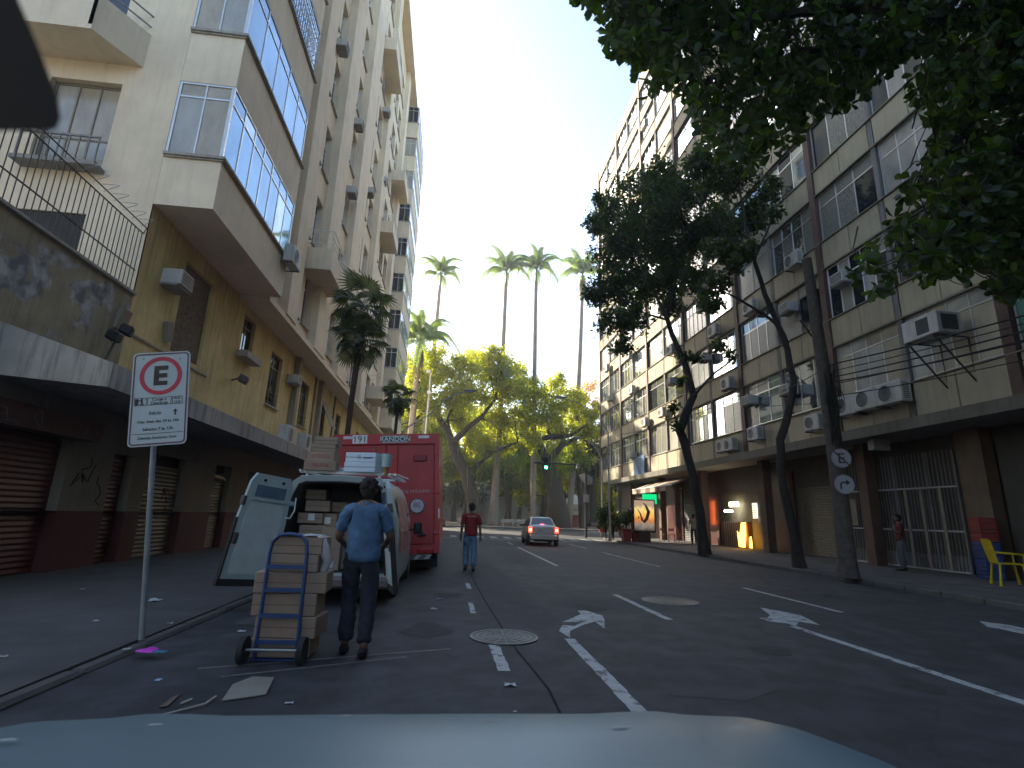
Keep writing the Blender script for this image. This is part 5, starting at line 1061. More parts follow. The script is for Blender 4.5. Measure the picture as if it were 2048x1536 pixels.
b=MB(); b.tube([(-.42,-.112,2.0),(-.25,-.112,1.72),(-.15,-.112,1.35),(-.02,-.112,1.22),(.16,-.112,1.45),(.28,-.112,1.85),(.10,-.112,2.25),(-.05,-.112,2.4)],[.02,.04,.06,.09,.10,.11,.05,.02],8); b.v=[(x,-.107+(y+.112)*.03,z) for x,y,z in b.v]; part('printed_figure',b,mat('poster_purple',(.05,.03,.07),.3),AD)
# litter bin (orange), planters and stools
bn=thing('litter_bin','red-orange litter bin on a post at the corner of the right pavement','bin',(9.9+.9,37.6,.12)); b=MB(); b.tube([(0,0,.45),(0,0,1.15)],[.2,.26],10); part('bucket',b,mat('bin_orange',(.45,.07,.03),.5,var=.1),bn); part('lid',MB().tube([(0,0,1.15),(0,0,1.22)],[.27,.18],10),mat('bin_orange2',(.35,.05,.03),.5),bn); part('post',MB().tube([(0,.2,0),(0,.2,1.4)],.035,6),steel,bn)
terra=mat('red_planter',(.22,.03,.025),.7,var=.15,scale=3)
for i,(x,y) in enumerate(((11.35,34.0),(11.95,33.8))):
    t=thing('planter_pot',['left of two square red planters beside the poster panel','right of two square red planters beside the poster panel'][i],'planter',(x,y,.13),group='red planters by the poster panel'); b=MB(); v=[]
    for z,w_ in ((0,.22),(.78,.33),(.78,.29),(.7,.28)): v+=[(-w_,-w_,z),(w_,-w_,z),(w_,w_,z),(-w_,w_,z)]
    b.add(v,[(k*4+j,k*4+(j+1)%4,(k+1)*4+(j+1)%4,(k+1)*4+j) for k in range(3) for j in range(4)]+[(12,13,14,15)]); part('pot',b,terra,t); part('soil',MB().box(-.28,.28,-.28,.28,.6,.71),mat('soil',(.03,.02,.015),.95),t)
wood=mat('stool_wood',(.26,.12,.05),.6,var=.2,scale=6)
def chair(label, pos, rz):
    t=thing('wooden_chair',label,'chair',pos,rz,'wooden chairs outside the bar'); b=MB(); b.box(-.2,.2,-.2,.2,.44,.47); part('seat',b,wood,t)
    for x in (-.17,.17):
        for y in (-.17,.17): part('leg',MB().tube([(x*1.1,y*1.1,0),(x,y,.44)],.017,6),wood,t)
    b=MB(); b.tube([(-.18,.18,.45),(-.17,.22,.85),(.17,.22,.85),(.18,.18,.45)],.016,6); b.box(-.17,.17,.2,.22,.68,.8); part('backrest',b,wood,t)
chair('wooden chair nearest the poster panel, outside the bar',(13.7,33.6,.2),R(20)); chair('wooden chair in the middle of the three outside the bar',(14.0,33.1,.2),R(-15)); chair('wooden chair farthest right of the three outside the bar',(14.35,32.6,.2),R(40))
# plastic chair, crates and bucket at right edge
CHX=onG(2015,1172,.18); CRX=onG(1962,1140,.2)
pc_=thing('plastic_chair','yellow plastic chair at the right edge of the pavement','chair',(CHX.x+.1,CHX.y,.18),R(60)); ym=mat('yellow_plastic',(.55,.42,.01),.4,var=.05)
b=MB(); b.rbox((0,0,.44),(.44,.42,.03),.012); part('seat',b,ym,pc_)
b=MB(); b.add([(-.22,.2,.44),(.22,.2,.44),(.25,.28,.88),(.12,.30,.93),(-.12,.30,.93),(-.25,.28,.88)],[(0,1,2,3,4,5)]); b.prism([(-.22,.2,.44),(.22,.2,.44),(.25,.28,.88),(.12,.30,.93),(-.12,.30,.93),(-.25,.28,.88)],(0,.02,0)); part('backrest',b,ym,pc_)
for x in (-.22,.22):
    for y in (-.2,.2): part('leg',MB().tube([(x*1.15,y*1.2,0),(x*.9,y*.9,.44)],[.03,.022],6),ym,pc_)
    part('armrest',MB().tube([(x*1.1,-.2,.44),(x*1.15,-.2,.64),(x*1.15,.25,.66)],.02,6),ym,pc_)
def crate(label,pos,rz,m_,h=.32):
    t=thing('plastic_crate',label,'crate',pos,rz,'plastic crates stacked at the right edge'); b=MB()
    b.box(-.28,.28,-.2,.2,0,.02)
    for z in (0.02,h*.35,h*.68): 
        for y in (-.2,.185): b.box(-.28,.28,y,y+.015,z,z+h*.26)
        for x in (-.28,.265): b.box(x,x+.015,-.185,.185,z,z+h*.26)
    for x in (-.28,.25):
        for y in (-.2,.17): b.box(x,x+.03,y,y+.03,.02,h)
    part('crate_body',b,m_,t); b=MB(); b.box(-.12,.12,-.205,-.2,h*.4,h*.6); part('paper_label',b,mat('crate_label',(.3,.1,.09),.6),t)
cb=mat('crate_blue',(.02,.045,.17),.5); crd=mat('crate_red',(.24,.02,.02),.5)
for i,(m_,c) in enumerate(((cb,'blue crate at the bottom of the stack'),(cb,'blue crate second from the bottom'),(cb,'blue crate third from the bottom'),(crd,'red crate second from the top'),(crd,'red crate on top of the stack'))): crate(c+' behind the yellow chair',(14.75,13.55,.22+i*.33),R(70),m_)

pc_.scale=(1.2,)*3
# ================================================================ STREET SMALLS
def manhole(px_,py_,r,label,m_):
    c=onG(px_,py_,.0); t=thing('manhole_cover',label,'manhole cover',(c.x,c.y,0)); b=MB(); b.tube([(0,0,-.03),(0,0,.008)],r,36,smooth=False); part('plate',b,m_,t)
    b=MB(); b.ring((0,0,.008),r*.93,r*1.0,(0,0,1),36,.008)
    for k in range(4): 
        rr=r*(.2+.19*k); b.ring((0,0,.008),rr,rr+r*.05,(0,0,1),32,.006)
    for k in range(16):
        a=k*math.pi/8; d=Vector((math.cos(a),math.sin(a),0)); q=Vector((-d.y,d.x,0))*r*.02; b.add([tuple(d*r*.12+q+Vector((0,0,.014))),tuple(d*r*.12-q+Vector((0,0,.014))),tuple(d*r*.9-q+Vector((0,0,.014))),tuple(d*r*.9+q+Vector((0,0,.014)))],[(0,1,2,3)])
    part('raised_pattern',b,mat('cast_iron_worn',(.13,.135,.13),.5,metal=.5,var=.2),t)
manhole(1008,1275,.42,'patterned iron manhole cover in the left lane, right of the man loading',mat('cast_iron',(.05,.055,.055),.5,metal=.5,var=.3))
manhole(1340,1203,.52,'pale plain manhole cover beside the lane line in the middle of the road',mat('cast_iron_pale',(.17,.16,.14),.6,var=.25,scale=5))
def scrap(px_,py_,w_,d_,label,m_,z=.0,cat='litter',name='paper_scrap'):
    w_*=.65; d_*=.65; c=onG(px_,py_,z); b=MB(); N=5; vs=[]
    for j in range(N):
        for i in range(N): vs.append((c.x+(i/(N-1)-.5)*w_+rnd.uniform(-.1,.1)*w_*.5, c.y+(j/(N-1)-.5)*d_+rnd.uniform(-.1,.1)*d_*.5, z+.008+abs(rnd.gauss(0,.25))*min(w_,d_)*.35))
    b.add(vs,[(j*N+i,j*N+i+1,(j+1)*N+i+1,(j+1)*N+i) for j in range(N-1) for i in range(N-1)]); return single(name,b,m_,label,cat)
pw=mat('white_paper',(.36,.37,.40),.8,var=.05)
scrap(1020,1372,.16,.12,'white folded paper on the road in front of the bonnet',pw)
scrap(1030,1425,.04,.04,'tiny white scrap just above the bonnet',pw)
scrap(483,1264,.14,.10,'white card scrap left of the hand truck',pw,.0)
scrap(316,1362,.06,.1,'small pale blue paper standing in the gutter',mat('blue_paper',(.3,.42,.6),.8),.0)
scrap(293,1304,.24,.22,'bright magenta cloth scrap at the foot of the sign post',mat('magenta_cloth',(.55,.05,.50),.8),.05,'cloth','cloth_scrap')
scrap(320,1306,.16,.12,'blue-green plastic scrap beside the magenta cloth',mat('teal_plastic',(.02,.16,.25),.5),.05)
scrap(252,1300,.1,.08,'white scrap left of the magenta cloth',pw,.05)
scrap(310,1202,.22,.3,'pale crumpled film on the left pavement behind the sign post',mat('film',(.35,.37,.38),.4),.05)
scrap(192,1243,.1,.08,'white scrap out on the left pavement',pw,.05); scrap(165,1179,.1,.08,'distant white scrap near the red shutters',pw,.05); scrap(340,1248,.1,.08,'white scrap right of the sign post',pw,.05); scrap(5,1315,.1,.08,'white scrap at the left edge of the pavement',pw,.05)
scrap(868,1219,.16,.14,'crumpled white paper by the van wheel',pw); scrap(880,1199,.2,.1,'flat white paper between van and walking man',pw); scrap(920,1150,.06,.05,'tiny scrap by the walking man',pw)
scrap(578,1408,.1,.06,'greyish scrap right of the cardboard sheet',pw)
c=[onG(x,y,.0) for x,y in ((505,1356),(548,1358),(531,1392),(443,1405),(465,1372))]; b=MB(); b.prism([(q.x,q.y,.006) for q in c][::-1],(0,0,.008)); single('cardboard_sheet',b,mat('dusty_cardboard',(.20,.19,.16),.9,var=.2),'flat grey-brown cardboard sheet lying on the road near the bonnet','cardboard')
b=MB(); b.tube([onG(323,1430,.01),onG(410,1408,.02),onG(432,1393,.02)],.009,5); single('stick',b,mat('stick_pale',(.4,.38,.33),.8),'long pale bent stick on the road at lower left','stick')
b=MB(); b.tube([onG(362,1407,.01),onG(384,1398,.02)],.007,5); single('stick',b,MATS['stick_pale'],'short pale stick above the long bent one','stick')
c=[onG(x,y,.0) for x,y in ((318,1418),(335,1416),(360,1392),(345,1398))]; b=MB(); b.prism([(q.x,q.y,.006) for q in c],(0,0,.01)); single('cardboard_sheet',b,mat('torn_card',(.12,.085,.06),.9),'narrow torn cardboard strip beside the long stick','cardboard')

# ================================================================ THE CAMERA CAR (bonnet and mirror)
CC=thing('car','pale blue-white car whose bonnet fills the bottom edge of the view','car',(0,1.0,0)); cw_=mat('bonnet_paint',(.105,.155,.175),.38,var=.03,scale=2)
b=MB(); b.smooth=True; NX,NY=28,16; vs=[]
ccx=-.05
for j in range(NY+1):
    for i in range(NX+1):
        u=-1+2*i/NX; v=j/NY; x=ccx+u*1.0*(1-.03*v**2); yl=.92+v*.88-.16*v*(abs(u)**2.4)
        z=1.045-.58*max(0,yl-1.1)**2-.02*abs(u)**3-.05*max(0,abs(u)-.82)/.18
        z+=.008*math.exp(-((abs(u)-.55)/.07)**2)
        vs.append((x,yl,z))
b.add(vs,[(j*(NX+1)+i,j*(NX+1)+i+1,(j+1)*(NX+1)+i+1,(j+1)*(NX+1)+i) for j in range(NY) for i in range(NX)]); part('bonnet',b,cw_,CC,True)
b=MB(); b.smooth=True; vs=[]
for j in range(6):
    for i in range(NX+1):
        u=-1+2*i/NX; t=j/5; x=ccx+u*.97; y=1.80-.16*abs(u)**2.4+.10*math.sin(t*math.pi*.9); z=1.045-.58*(.70-.16*abs(u)**2.4)**2-.02*abs(u)**3-.05*max(0,abs(u)-.82)/.18-.6*t; vs.append((x,y+.0,z))
b.add(vs,[(j*(NX+1)+i,(j+1)*(NX+1)+i,(j+1)*(NX+1)+i+1,j*(NX+1)+i+1) for j in range(5) for i in range(NX)]); part('front_bumper',b,cw_,CC,True)
for s in (-1,1):
    b=MB(); b.smooth=True; b.add([(ccx+s*.90,.4,.92),(ccx+s*.86,1.55,.78),(ccx+s*.93,1.5,.3),(ccx+s*.93,.4,.3)],[(0,1,2,3)]); part('wing',b,cw_,CC,True)
    w_=MB(); w_.tube([(ccx+s*.74,1.05,.31),(ccx+s*.94,1.05,.31)],.31,20); part('wheel',w_,rubber,CC,True)
b=MB(); b.box(ccx-.9,ccx+.9,.7,.915,.93,1.0); part('cowl',b,black,CC,True)
for i,(x_,y_,l_) in enumerate(((-.55,1.2,.03),(.1,1.22,.025),(.35,1.16,.04),(-.2,1.28,.02),(.6,1.15,.03),(-.75,1.12,.03))):
    b=MB(); z_=1.0465-.58*max(0,y_-1.1)**2; b.add([(x_,y_,z_),(x_+l_,y_+.004,z_),(x_+l_*.8,y_+.012,z_),(x_+.1*l_,y_+.01,z_)],[(0,1,2,3)]); part('dirt_speck',b,mat('dried_dirt',(.3,.3,.28),.9),CC,True)
d=ray(62,100).normalized(); mc=Vector((0,0,HC))+d*.30
b=MB(); Mq=mw.to_3x3(); 
def cpt(x,y,dep): q=ray(x,y); return Vector((0,0,HC))+q*dep
poly=[(-260,-200),(10,-200),(28,-20),(75,90),(112,185),(122,235),(112,258),(80,262),(-260,262)]
A=[cpt(x,y,.26) for x,y in poly]; B_=[cpt(x-16,y-10,.31) for x,y in poly]; n=len(A)
b.add(A+B_,[tuple(range(n)),tuple(reversed(range(n,2*n)))]+[(i,n+i,n+(i+1)%n,(i+1)%n) for i in range(n)]); part('rear_view_mirror',b,black,CC,True)
# ================================================================ VEGETATION
NR=np.random.default_rng(3)
def leafgeo(P, size, fold=True, up=.25, aspect=.55, jit=.35, D=None):
    """P (n,3) leaf base points -> V,F"""
    n=len(P); d=NR.normal(size=(n,3)) if D is None else D+NR.normal(size=(n,3))*.35; d[:,2]-=up; d/=np.linalg.norm(d,axis=1)[:,None]
    a=NR.normal(size=(n,3)); a-= (a*d).sum(1)[:,None]*d; a/=np.linalg.norm(a,axis=1)[:,None]; nn=np.cross(d,a)
    L=size*(1+NR.uniform(-jit,jit,size=n)); W=L*aspect
    L=L[:,None]; W=W[:,None]
    if fold:
        f=W*.18
        V=np.stack([P, P+d*L*.35+a*W*.33+nn*f, P+d*L*.78+a*W*.5+nn*f, P+d*L, P+d*L*.78-a*W*.5+nn*f, P+d*L*.35-a*W*.33+nn*f],1).reshape(-1,3)
        o=np.arange(n)[:,None]*6; F=np.concatenate([o+np.array([0,1,2,3]),o+np.array([0,3,4,5])])
    else:
        V=np.stack([P, P+d*L*.5+a*W*.5, P+d*L, P+d*L*.5-a*W*.5],1).reshape(-1,3); F=np.arange(n)[:,None]*4+np.array([0,1,2,3])
    return V,F
def blob_points(C, r, n, clumps=14, squash=.85):
    """clumpy points inside an ellipsoid"""
    cc=NR.normal(size=(clumps,3)); cc/=np.linalg.norm(cc,axis=1)[:,None]; cc*= (NR.uniform(.25,1,size=(clumps,1))**.5)*r*.85; cc[:,2]*=squash
    k=NR.integers(0,clumps,size=n); p=cc[k]+NR.normal(size=(n,3))*r*.20; return p+np.array(C)
def limb(mb, pts, rad, n=8):
    pts=[Vector(p) for p in pts]; out=[]; rr=[]
    for i in range(len(pts)-1):
        for t in (0,.5): q=pts[i].lerp(pts[i+1],t); j=.0 if t==0 else (pts[i+1]-pts[i]).length*.04; out.append(q+Vector((rnd.uniform(-j,j),rnd.uniform(-j,j),0))); rr.append(rad[i]*(1-t)+rad[i+1]*t)
    out.append(pts[-1]); rr.append(rad[-1]); mb.tube(out,rr,n); return mb
def tree(name, label, base, trunk, limbs, blobs, lm, lsize, per, bm_=bark, group=None, twigs=True, fold=True, up=.25, aspect=.5, cat='tree'):
    """trunk/limbs: lists of (points, radii) in world space; blobs: (x,y,z,r)"""
    t=thing(name,label,cat,base,0,group)
    b=MB()
    for p,r_ in trunk: limb(b,p,r_,10)
    part('trunk',b,bm_,t,True)
    tops=[Vector(p[-1]) for p,_ in limbs] or [Vector(trunk[0][0][-1])]
    for p,r_ in limbs: b=MB(); limb(b,p,r_,7); part('limb',b,bm_,t,True)
    b=MB()
    joints=[Vector(q) for p,_ in (limbs+trunk) for q in p[1:]]
    for (x,y,z,r_) in blobs:
        c=Vector((x,y,z)); q=min(joints,key=lambda v:(v-c).length); m=q.lerp(c,.5)+Vector((rnd.uniform(-.3,.3)*r_*.4,rnd.uniform(-.3,.3)*r_*.4,-r_*.1)); rr=max(.02,min(.09,r_*.035))
        b.tube([q,m,c],[rr*1.3,rr,rr*.5],5)
        for k in range(5):
            e=c+Vector((rnd.gauss(0,1),rnd.gauss(0,1),rnd.gauss(0,1))).normalized()*r_*.75; b.tube([m.lerp(c,.6),c.lerp(e,.5)+Vector((0,0,rnd.uniform(-.1,.1)*r_)),e],[rr*.5,rr*.35,rr*.15],4)
    if twigs: part('twigs',b,bm_,t,True,kind='stuff')
    P=np.concatenate([blob_points((x,y,z),r_,int(per*r_*r_)) for x,y,z,r_ in blobs]); V,F=leafgeo(P,lsize,fold,up,aspect); V=V-np.array(base)
    o=link('crown',fastmesh('crown',V,F,lm),t); o['kind']='stuff'; return t
def pb(lst, Y, dy=1., sc=1.):
    o=[]
    for (x,y,r_) in lst:
        yy=Y+rnd.uniform(-dy,dy); p=onY(x,y,yy); dist=(p-Vector((0,0,HC))).dot(f2); o.append((p.x,p.y,p.z,r_/FPX*dist*sc))
    return o
def tp(lst, Y): return [tuple(onY(x,y,Y)) for x,y in lst]
dleaf=leafmat('dark_broad_leaf',(.016,.034,.016),(.045,.08,.022),.5)
nleaf=leafmat('almond_leaf',(.014,.034,.012),(.045,.085,.02),.5)
yleaf=leafmat('park_leaf',(.10,.14,.02),(.27,.28,.03),.68)
y2leaf=leafmat('park_leaf_green',(.055,.10,.022),(.15,.20,.035),.6)
pinkleaf=leafmat('pinkish_leaf',(.22,.13,.09),(.30,.18,.12),.5)
dkleaf=leafmat('evergreen_leaf',(.012,.028,.012),(.03,.05,.02),.3)
# pavement trees on the right
T1=tp([(1410,1110),(1403,1060),(1392,990),(1376,915),(1360,862),(1372,825),(1387,792),(1375,745),(1355,695),(1335,640)],23)
tree('street_tree','leaning dark tree with a broad round crown, nearer the poster panel',(11.21,23,.12),
 [(T1,[.30,.21,.19,.19,.20,.19,.17,.15,.13,.11])],
 [(tp([(1335,640),(1300,560),(1270,500)],22.6),[.10,.07,.04]),(tp([(1335,640),(1345,540),(1380,470)],23.3),[.09,.06,.03]),(tp([(1387,792),(1430,745),(1470,715)],22.6),[.07,.05,.03]),(tp([(1335,640),(1270,620),(1225,650)],22.8),[.06,.04,.03]),(tp([(1360,862),(1350,835),(1345,810)],22.7),[.08,.04,.02])],
 pb([(1235,435,52),(1290,395,60),(1355,400,66),(1222,500,50),(1285,480,72),(1365,480,75),(1430,450,55),(1212,575,42),(1272,575,58),(1340,555,52),(1395,560,36),(1232,650,38),(1248,690,24),(1320,352,42),(1275,635,32),(1190,450,22),(1182,590,18),(1195,400,16),(1340,610,30)],23,1.6)+pb([(1372,712,14),(1392,716,12),(1440,692,17),(1462,712,12),(1347,812,12),(1355,850,12),(1365,760,9)],22.6,.3),dleaf,.19,1350,up=.35)
T2=tp([(1600,1139),(1592,1095),(1580,1035),(1562,940),(1560,880),(1580,810),(1588,760),(1575,700),(1555,650),(1530,590),(1508,520),(1490,450),(1478,380)],17)
tree('street_tree','thin dark tree leaning left beside the wooden pole, its crown joining the round one',(11.53,17,.12),
 [(T2,[.24,.17,.15,.14,.14,.13,.12,.11,.10,.09,.075,.06,.04])],
 [(tp([(1555,650),(1500,612),(1440,580),(1400,560)],16.6),[.06,.045,.03,.02]),(tp([(1508,520),(1540,450),(1545,400)],17.2),[.05,.03,.02]),(tp([(1508,520),(1450,470),(1410,400)],17),[.05,.03,.02]),(tp([(1600,640),(1620,668),(1650,700)],15.2),[.035,.03,.04])],
 pb([(1420,350,38),(1470,365,45),(1520,400,36),(1500,440,38),(1440,500,34),(1475,300,40),(1405,320,38),(1440,560,26),(1420,600,30),(1470,530,22),(1548,370,22),(1490,500,26),(1545,430,18)],17,1.1),dleaf,.17,1700,up=.35)
# big near tree: leaves in rosettes
def inpoly(x,y,P):
    c=False; j=len(P)-1
    for i in range(len(P)):
        if (P[i][1]>y)!=(P[j][1]>y) and x<(P[j][0]-P[i][0])*(y-P[i][1])/(P[j][1]-P[i][1])+P[i][0]: c=not c
        j=i
    return c
PA=[(1150,-500),(1150,-10),(1172,20),(1215,35),(1222,120),(1262,110),(1300,190),(1350,180),(1395,260),(1430,325),(1500,330),(1570,305),(1610,235),(1700,215),(1790,120),(1900,60),(2500,60),(2500,-500)]
PB=[(1880,60),(1810,160),(1880,270),(1850,330),(1800,370),(1770,470),(1700,552),(1760,585),(1830,560),(1900,550),(1960,575),(2048,600),(2500,600),(2500,60)]
NT=thing('street_tree','big near tree whose large dark leaves fill the top right corner','tree',(13.0,7.6,.12))
tips=[]
rt_=random.Random(21)
def samp(P,box,n,dens=None):
    k=0
    while k<n:
        x=rt_.uniform(box[0],box[1]); y=rt_.uniform(box[2],box[3])
        if not inpoly(x,y,P): continue
        if dens and rt_.random()>dens(x,y): continue
        dist=rt_.uniform(8.0,12.0)+(max(0,1400-x)/250*-1.0); q=ray(x,y); tips.append(Vector((0,0,HC))+q*dist); k+=1
samp(PA,(1150,2300,-330,335),2500,lambda x,y: .9 if x<1400 else (.8 if y>120 else 1)); samp(PB,(1700,2300,60,600),1250,lambda x,y: .35 if x<1850 else 1)
Pn=[];Dn=[]
for t_ in tips:
    ax=Vector((rt_.gauss(0,1),rt_.gauss(0,1),rt_.uniform(-.4,.8))).normalized(); a=ax.orthogonal().normalized(); c_=ax.cross(a); k=rt_.randint(7,11); ph=rt_.uniform(0,6)
    for i in range(k):
        th=ph+i*2.399; d=(a*math.cos(th)+c_*math.sin(th))*.9+ax*.35; Pn.append(t_+d*.03); Dn.append(d)
Pn=np.array([p[:] for p in Pn]); Dn=np.array([d[:] for d in Dn]); 
order=np.argsort(np.linalg.norm(Pn-np.array([0,0,HC]),axis=1)); vis=[i for i in order if True]
pick=set(); 
for i in vis:
    p=Vector(Pn[i])-Vector((0,0,HC)); x=1024+FPX*p.dot(r3)/p.dot(f2); y=768-FPX*p.dot(u3)/p.dot(f2)
    if 0<x<2060 and -10<y<640: pick.add(i)
    if len(pick)>=290: break
mask=np.ones(len(Pn),bool); mask[list(pick)]=False
V,F=leafgeo(Pn[mask],.20,True,.30,.60,.3,Dn[mask]); base=np.array([13.0,7.6,.12]); o=link('crown',fastmesh('crown',V-base,F,nleaf),NT); o['kind']='stuff'
lfm=[]
for s_ in range(6):
    V,F=leafgeo(np.zeros((1,3)),.20,True,0,.6,.2,np.array([[0,1,0]])); lfm.append(fastmesh('leaf',V,F,nleaf))
for i in sorted(pick):
    d=Vector(Dn[i]); d.z-=.3; q=d.to_track_quat('Y','Z').to_euler(); link('leaf',lfm[i%6],NT,tuple(Pn[i]-base),q)
rp_=lambda x,y,d_: tuple(Vector((0,0,HC))+ray(x,y)*d_)
hub=Vector((12.9,8.0,6.2)); b=MB(); limb(b,[(13.0,7.6,.1),(13.0,7.6,1.5),(12.9,7.8,3.4),hub],[.42,.32,.28,.26],12); part('trunk',b,bark,NT,True)
lim=[[hub,rp_(2000,60,9.6),rp_(1750,10,9.3),rp_(1500,40,9.0),rp_(1300,60,8.6)],[hub,rp_(2050,160,10.5),rp_(1850,90,10.6),rp_(1600,100,10.4),rp_(1420,200,10.4)],[hub,rp_(2080,420,10.6),rp_(1950,440,10.4),rp_(1820,500,10.2)],[hub,rp_(2100,-100,10),rp_(1800,-250,9.5),rp_(1400,-200,9)],[hub,rp_(2040,300,9.6),rp_(1920,280,9.5),rp_(1840,350,9.4)]]
J=[]
for L_2 in lim:
    b=MB(); limb(b,L_2,[.20,.13,.09,.06,.03][:len(L_2)],8); part('limb',b,bark,NT,True)
    for i in range(len(L_2)-1):
        for t in (.25,.5,.75,1.): J.append(Vector(L_2[i]).lerp(Vector(L_2[i+1]),t))
b=MB()
for i,t_ in enumerate(tips):
    if i%2: continue
    q=min(J,key=lambda v:(v-t_).length); l=(q-t_).length
    if l>1.1: q=t_.lerp(q,1.1/l)+Vector((rt_.uniform(-.3,.3),rt_.uniform(-.3,.3),rt_.uniform(-.1,.2)))
    b.tube([q,q.lerp(t_,.55)+Vector((rt_.uniform(-.1,.1),rt_.uniform(-.1,.1),rt_.uniform(-.05,.1))),t_],[.014,.010,.006],4,caps=False)
part('twigs',b,bark,NT,True,kind='stuff')

# park trees
tree('park_tree','big forked park tree with yellow-green crown, left of the green light',(3.2,72,.14),
 [(tp([(952,1050),(945,1000),(930,945),(912,905),(905,885)],72),[1.25,.85,.75,.7,.7])],
 [(tp([(905,885),(880,840),(862,812),(850,770)],72),[.6,.42,.32,.2]),(tp([(905,885),(935,855),(962,835),(990,800)],71.5),[.5,.38,.28,.15]),(tp([(905,885),(895,840),(915,790)],73),[.35,.2,.12]),(tp([(862,812),(830,840),(800,850)],71),[.25,.15,.1]),(tp([(935,945),(985,905),(1035,885)],72),[.3,.22,.12])],
 pb([(850,760,42),(880,725,40),(920,735,42),(960,725,40),(1005,735,40),(1040,745,26),(975,705,22),(1030,780,38),(985,785,44),(940,790,44),(895,790,42),(855,815,36),(925,835,44),(985,840,42),(1030,835,34),(870,860,32),(905,900,26),(960,890,34),(1010,885,30),(870,930,22),(1000,700+12,22),(825,790,30)],73,3.0,.95),yleaf,.38,360,fold=False,up=.6)
tree('park_tree','massive dark-trunked park tree right of the tall palm trunks, under the green light',(14.7,74,.14),
 [(tp([(1120,1058),(1115,1010),(1108,965),(1095,925)],74),[1.7,1.35,1.15,.9])],
 [(tp([(1095,925),(1075,885),(1045,868)],74),[.7,.5,.3]),(tp([(1095,925),(1125,890),(1165,870)],74),[.6,.4,.25]),(tp([(1040,868),(1068,880),(1100,874),(1140,872),(1172,850)],73),[.08,.28,.42,.25,.08]),(tp([(1100,872),(1085,830),(1095,790)],73.5),[.3,.2,.12]),(tp([(1125,890),(1120,840),(1140,800)],74.5),[.3,.2,.12])],
 pb([(1075,790,32),(1105,780,30),(1135,795,34),(1150,830,34),(1110,825,38),(1070,835,34),(1090,865,30),(1135,868,30),(1165,860,24),(1062,880,26),(1150,900,22),(1050,810,22),(1120,760,18),(1048,782,24),(1062,765,20),(1160,805,26),(1182,825,22),(1185,860,22)],74,3,.95),yleaf,.38,360,fold=False,up=.6)
tree('park_tree','tree with pinkish bare-looking crown behind the far end of the right-hand block',(19.5,84,.14),[(tp([(1172,1045),(1170,900),(1168,820)],84),[.6,.45,.3])],[],pb([(1170,780,26),(1188,800,22),(1160,800,18),(1185,770,14)],84,2),pinkleaf,.4,120,fold=False)
tree('park_tree','dark evergreen tree behind the second street lamp',(21,80,.14),[(tp([(1188,1045),(1186,960),(1180,900)],80),[.6,.5,.35])],[],pb([(1178,895,32),(1192,860,26),(1160,925,28),(1190,940,28),(1170,965,22),(1196,905,24),(1190,820,20)],80,2.5,1.),dkleaf,.42,220,fold=False)
tree('park_tree','yellow-green tree behind the mid-height palm at the left of the park',(-8,82,.14),[(tp([(800,1045),(802,930),(808,850)],82),[.7,.55,.4])],[],pb([(800,740,32),(830,720,30),(790,790,34),(835,770,30),(800,850,34),(845,850,28),(830,900,28),(780,900,30),(870,760,26),(855,910,22)],82,3,1.),yleaf,.40,300,fold=False,up=.6)
tree('park_tree','slim dark trunk with drooping foliage between the two big park trees',(8.0,86,.14),[(tp([(1018,1048),(1012,960),(1010,900)],86),[.5,.4,.3])],[],pb([(1010,915,28),(1035,930,24),(985,935,24),(1020,960,18),(960,930,22),(1060,930,22)],86,3,1.),y2leaf,.45,150,fold=False,up=1.)
tree('park_tree','thin-trunked tree right of the massive one, half behind the traffic light arm',(18.3,76,.14),[(tp([(1166,1056),(1162,1000),(1158,940),(1150,905)],76),[.55,.45,.38,.3])],[],pb([(1150,900,24),(1140,925,20),(1168,915,20),(1125,905,20)],76,2,1.),y2leaf,.42,150,fold=False,up=1.)
for i,(x,y,zt_) in enumerate(((-12,90,20),(-4.5,88,19),(2.5,92,21),(9.5,90,19),(16,93,17.5),(24,96,17))):
    tree('park_tree',['back-row tree at the left edge of the park','back-row tree behind the shaggy palm','back-row tree behind the forked one','back-row tree behind the two tall palm trunks','back-row tree behind the massive trunk','back-row tree behind the end of the block'][i],(x,y,.14),[([(x,y,.1),(x+.4,y,5),(x+rnd.uniform(-1,1),y,9)],[.6,.45,.35])],[],[(x+rnd.uniform(-4.5,4.5),y+rnd.uniform(-3,3),zt_-rnd.uniform(1.5,12),rnd.uniform(2.,3.2)) for k in range(17)],yleaf if i%3 else y2leaf,.45,190,fold=False,up=.4)
